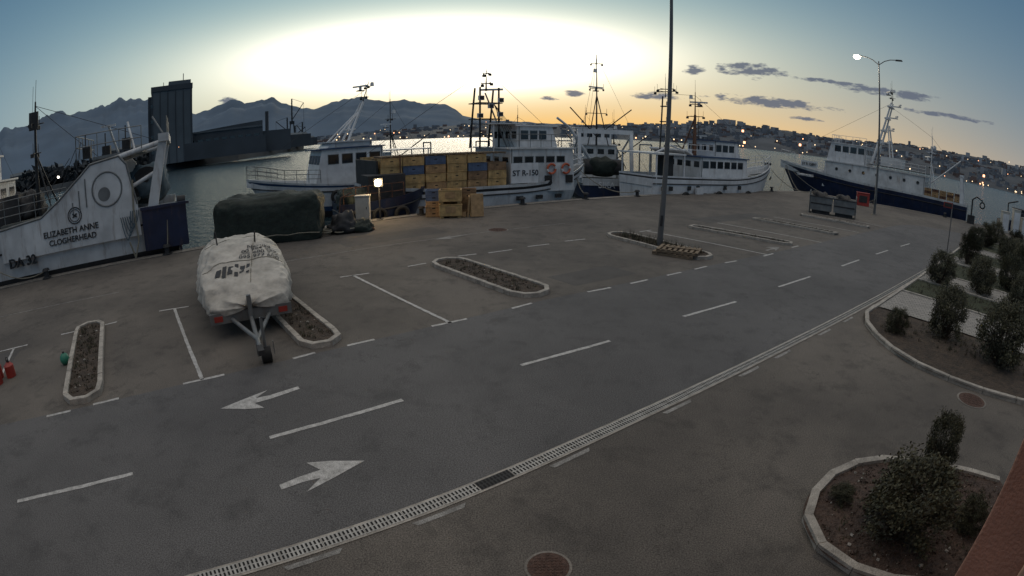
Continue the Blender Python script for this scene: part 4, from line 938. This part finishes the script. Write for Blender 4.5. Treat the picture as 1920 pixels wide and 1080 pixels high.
for i in range(150):
    a=random.uniform(-22,66);u=random.random();R=R0-4+(R1-R0)*u;ar=math.radians(a);z=WZ+(max(0,interp(HR,a)*R1+4))*u**.8+random.uniform(3,8)
    if random.random()<.45: R=R0-5;z=random.uniform(1,6)
    s_=random.uniform(.7,1.5);x,y=R*math.sin(ar),R*math.cos(ar);d=Vector((math.cos(ar),-math.sin(ar),0))*s_;p=Vector((x,y,z));zz=Vector((0,0,s_))
    b.add([p-d-zz,p+d-zz,p+d+zz,p-d+zz],[(0,1,2,3)],M_CLIGHT if random.random()<.8 else M_CLIGHTR)
for a,z in((24.7,38),(24.9,12),(31,20),(35.5,26),(52,20),(39,30)):
    ar=math.radians(a);p=Vector((1240*math.sin(ar),1240*math.cos(ar),z));d=Vector((math.cos(ar),-math.sin(ar),0))*2.5;zz=Vector((0,0,2.5));b.add([p-d-zz,p+d-zz,p+d+zz,p-d+zz],[(0,1,2,3)],M_CLIGHTR)
b.done()

b=B('harbour_peninsula')
sh=[(-330,20),(-235,110),(-156,192),(-148,262),(-172,380),(-205,500),(-262,565),(-420,560),(-900,500),(-900,20)]
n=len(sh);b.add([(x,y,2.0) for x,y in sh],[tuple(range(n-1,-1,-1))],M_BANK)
for (x0,y0),(x1,y1) in zip(sh,sh[1:]+sh[:1]):
    b.add([(x0,y0,2),(x1,y1,2),(x1*.985,y1*.985,WZ-1) if y1>30 else (x1,y1,-2),(x0*.985,y0*.985,WZ-1) if y0>30 else (x0,y0,-2)],[(0,1,2,3)],M_BANK)
b.done()
random.seed(3)
b=B('shore_trees')
for i in range(90):
    t=random.random();k=random.randint(1,4);(x0,y0),(x1,y1)=sh[k-1],sh[k];x=x0+(x1-x0)*t-random.uniform(6,50);y=y0+(y1-y0)*t+random.uniform(0,12)
    h_=random.uniform(4,9)
    if -175<x<-120 and 190<y<250:continue
    for q in range(90):
        o=Vector((x+random.gauss(0,h_*.35),y+random.gauss(0,h_*.35),2+abs(random.gauss(h_*.55,h_*.25))));d1=Vector((random.gauss(0,1),random.gauss(0,1),random.gauss(0,1)))*.9;d2=d1.orthogonal().normalized()*1.0
        b.add([o-d1,o+d2,o+d1,o-d2],[(0,1,2,3)],M_BANK)
b.done()
b=B('grain_silo',(-156,209,2),math.radians(38));
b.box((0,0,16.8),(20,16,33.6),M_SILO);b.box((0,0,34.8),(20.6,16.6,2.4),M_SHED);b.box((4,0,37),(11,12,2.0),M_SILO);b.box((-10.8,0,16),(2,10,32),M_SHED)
for k in range(6): b.box((-9.5+3.8*k,-8.08,16.8),(.5,.2,33.4),M_SHED)
for k in range(5): b.box((10.05,-7.5+3.75*k,16.8),(.2,.5,33.4),M_SHED)
for k in range(4): b.box((-9.8,-8.2,6+7*k),(1.2,.3,1.6),M_GLASS)
b.cyl((6,0,38),(6,0,42),.2,M_DARK);b.cyl((-4,2,36),(-4,2,39),.15,M_DARK)
b.done()
b=B('warehouse',(-137,229,2),math.radians(30))
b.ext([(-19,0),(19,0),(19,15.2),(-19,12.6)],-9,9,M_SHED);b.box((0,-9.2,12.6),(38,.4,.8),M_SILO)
for k in range(9): b.box((-16+4*k,-9.15,8),(2.6,.3,2.2),M_GLASS)
b.box((-2,-12,4),(44,6,8),M_SHED);b.box((26,0,5),(14,12,10),M_SHED);b.cyl((22,4,0),(22,4,20),.9,M_SHED)
b.done()
random.seed(8)
b=B('harbour_sheds')
for k,(x,y,w_,h_) in enumerate([(-168,330,22,8),(-175,400,30,10),(-190,450,24,7),(-205,470,18,11),(-215,520,30,8),(-200,290,26,6),(-230,250,30,9),(-260,200,36,9),(-290,150,40,10),(-250,300,60,14)]):
    b.box((x,y,2+h_/2),(w_,14,h_),M_SHED,rz=1.0);b.box((x,y,2+h_+.8),(w_,6,1.6),M_SILO,rz=1.0,top=(1,.1))
b.done()
b=B('harbour_lights')
for (x,y,z) in((-160,200,7),(-149,205,9),(-141,218,7),(-150,262,6),(-160,330,11),(-165,370,13),(-175,400,12),(-180,430,9),(-200,480,11),(-205,500,7),(-172,182,5),(-190,160,5)): b.blob((x,y,z),(.6,.6,.6),M_SMALLL if random.random()<.5 else M_CLIGHTR,p=1,amp=0,nu=6,nv=4)
b.done()
def crane(x,y,h,a,j):
    b=B('harbour_crane',(x,y,2),a)
    for sx in(-3,3):
        for sy in(-3,3): b.cyl((sx,sy,0),(sx*.5,sy*.5,h*.5),.5,M_BANK,n=6)
    b.box((0,0,h*.5),(5,5,3),M_BANK);b.cyl((0,0,h*.5),(0,0,h),.7,M_BANK,n=6);b.cyl((0,0,h*.55),(j,0,h*.9),.45,M_BANK,n=6);b.cyl((0,0,h),(j,0,h*.9),.15,M_BANK,n=4);b.cyl((j,0,h*.9),(j,0,h*.4),.12,M_BANK,n=4)
    for k in range(6): b.cyl((-1,0,h*(.5+.08*k)),(1,0,h*(.54+.08*k)),.2,M_BANK,n=4)
    b.done()
crane(-214,492,48,.4,12);crane(-206,500,24,2.4,14);crane(-222,498,30,.2,-12);crane(-180,420,18,.5,9)

# ------------------------------------------------------------------ camera (wide 2.8 mm-class surveillance lens, equisolid)
cd=bpy.data.cameras.new('camera');cam=link(bpy.data.objects.new('camera',cd));cam.location=(0,0,4.0);cam.rotation_euler=(math.radians(90-16.5),0,0)
cd.type='PANO';cd.sensor_fit='HORIZONTAL';cd.sensor_width=20.16;cd.clip_start=.05;cd.clip_end=20000
scene.camera=cam
scene.view_settings.view_transform='Standard';scene.view_settings.look='None';scene.view_settings.exposure=0
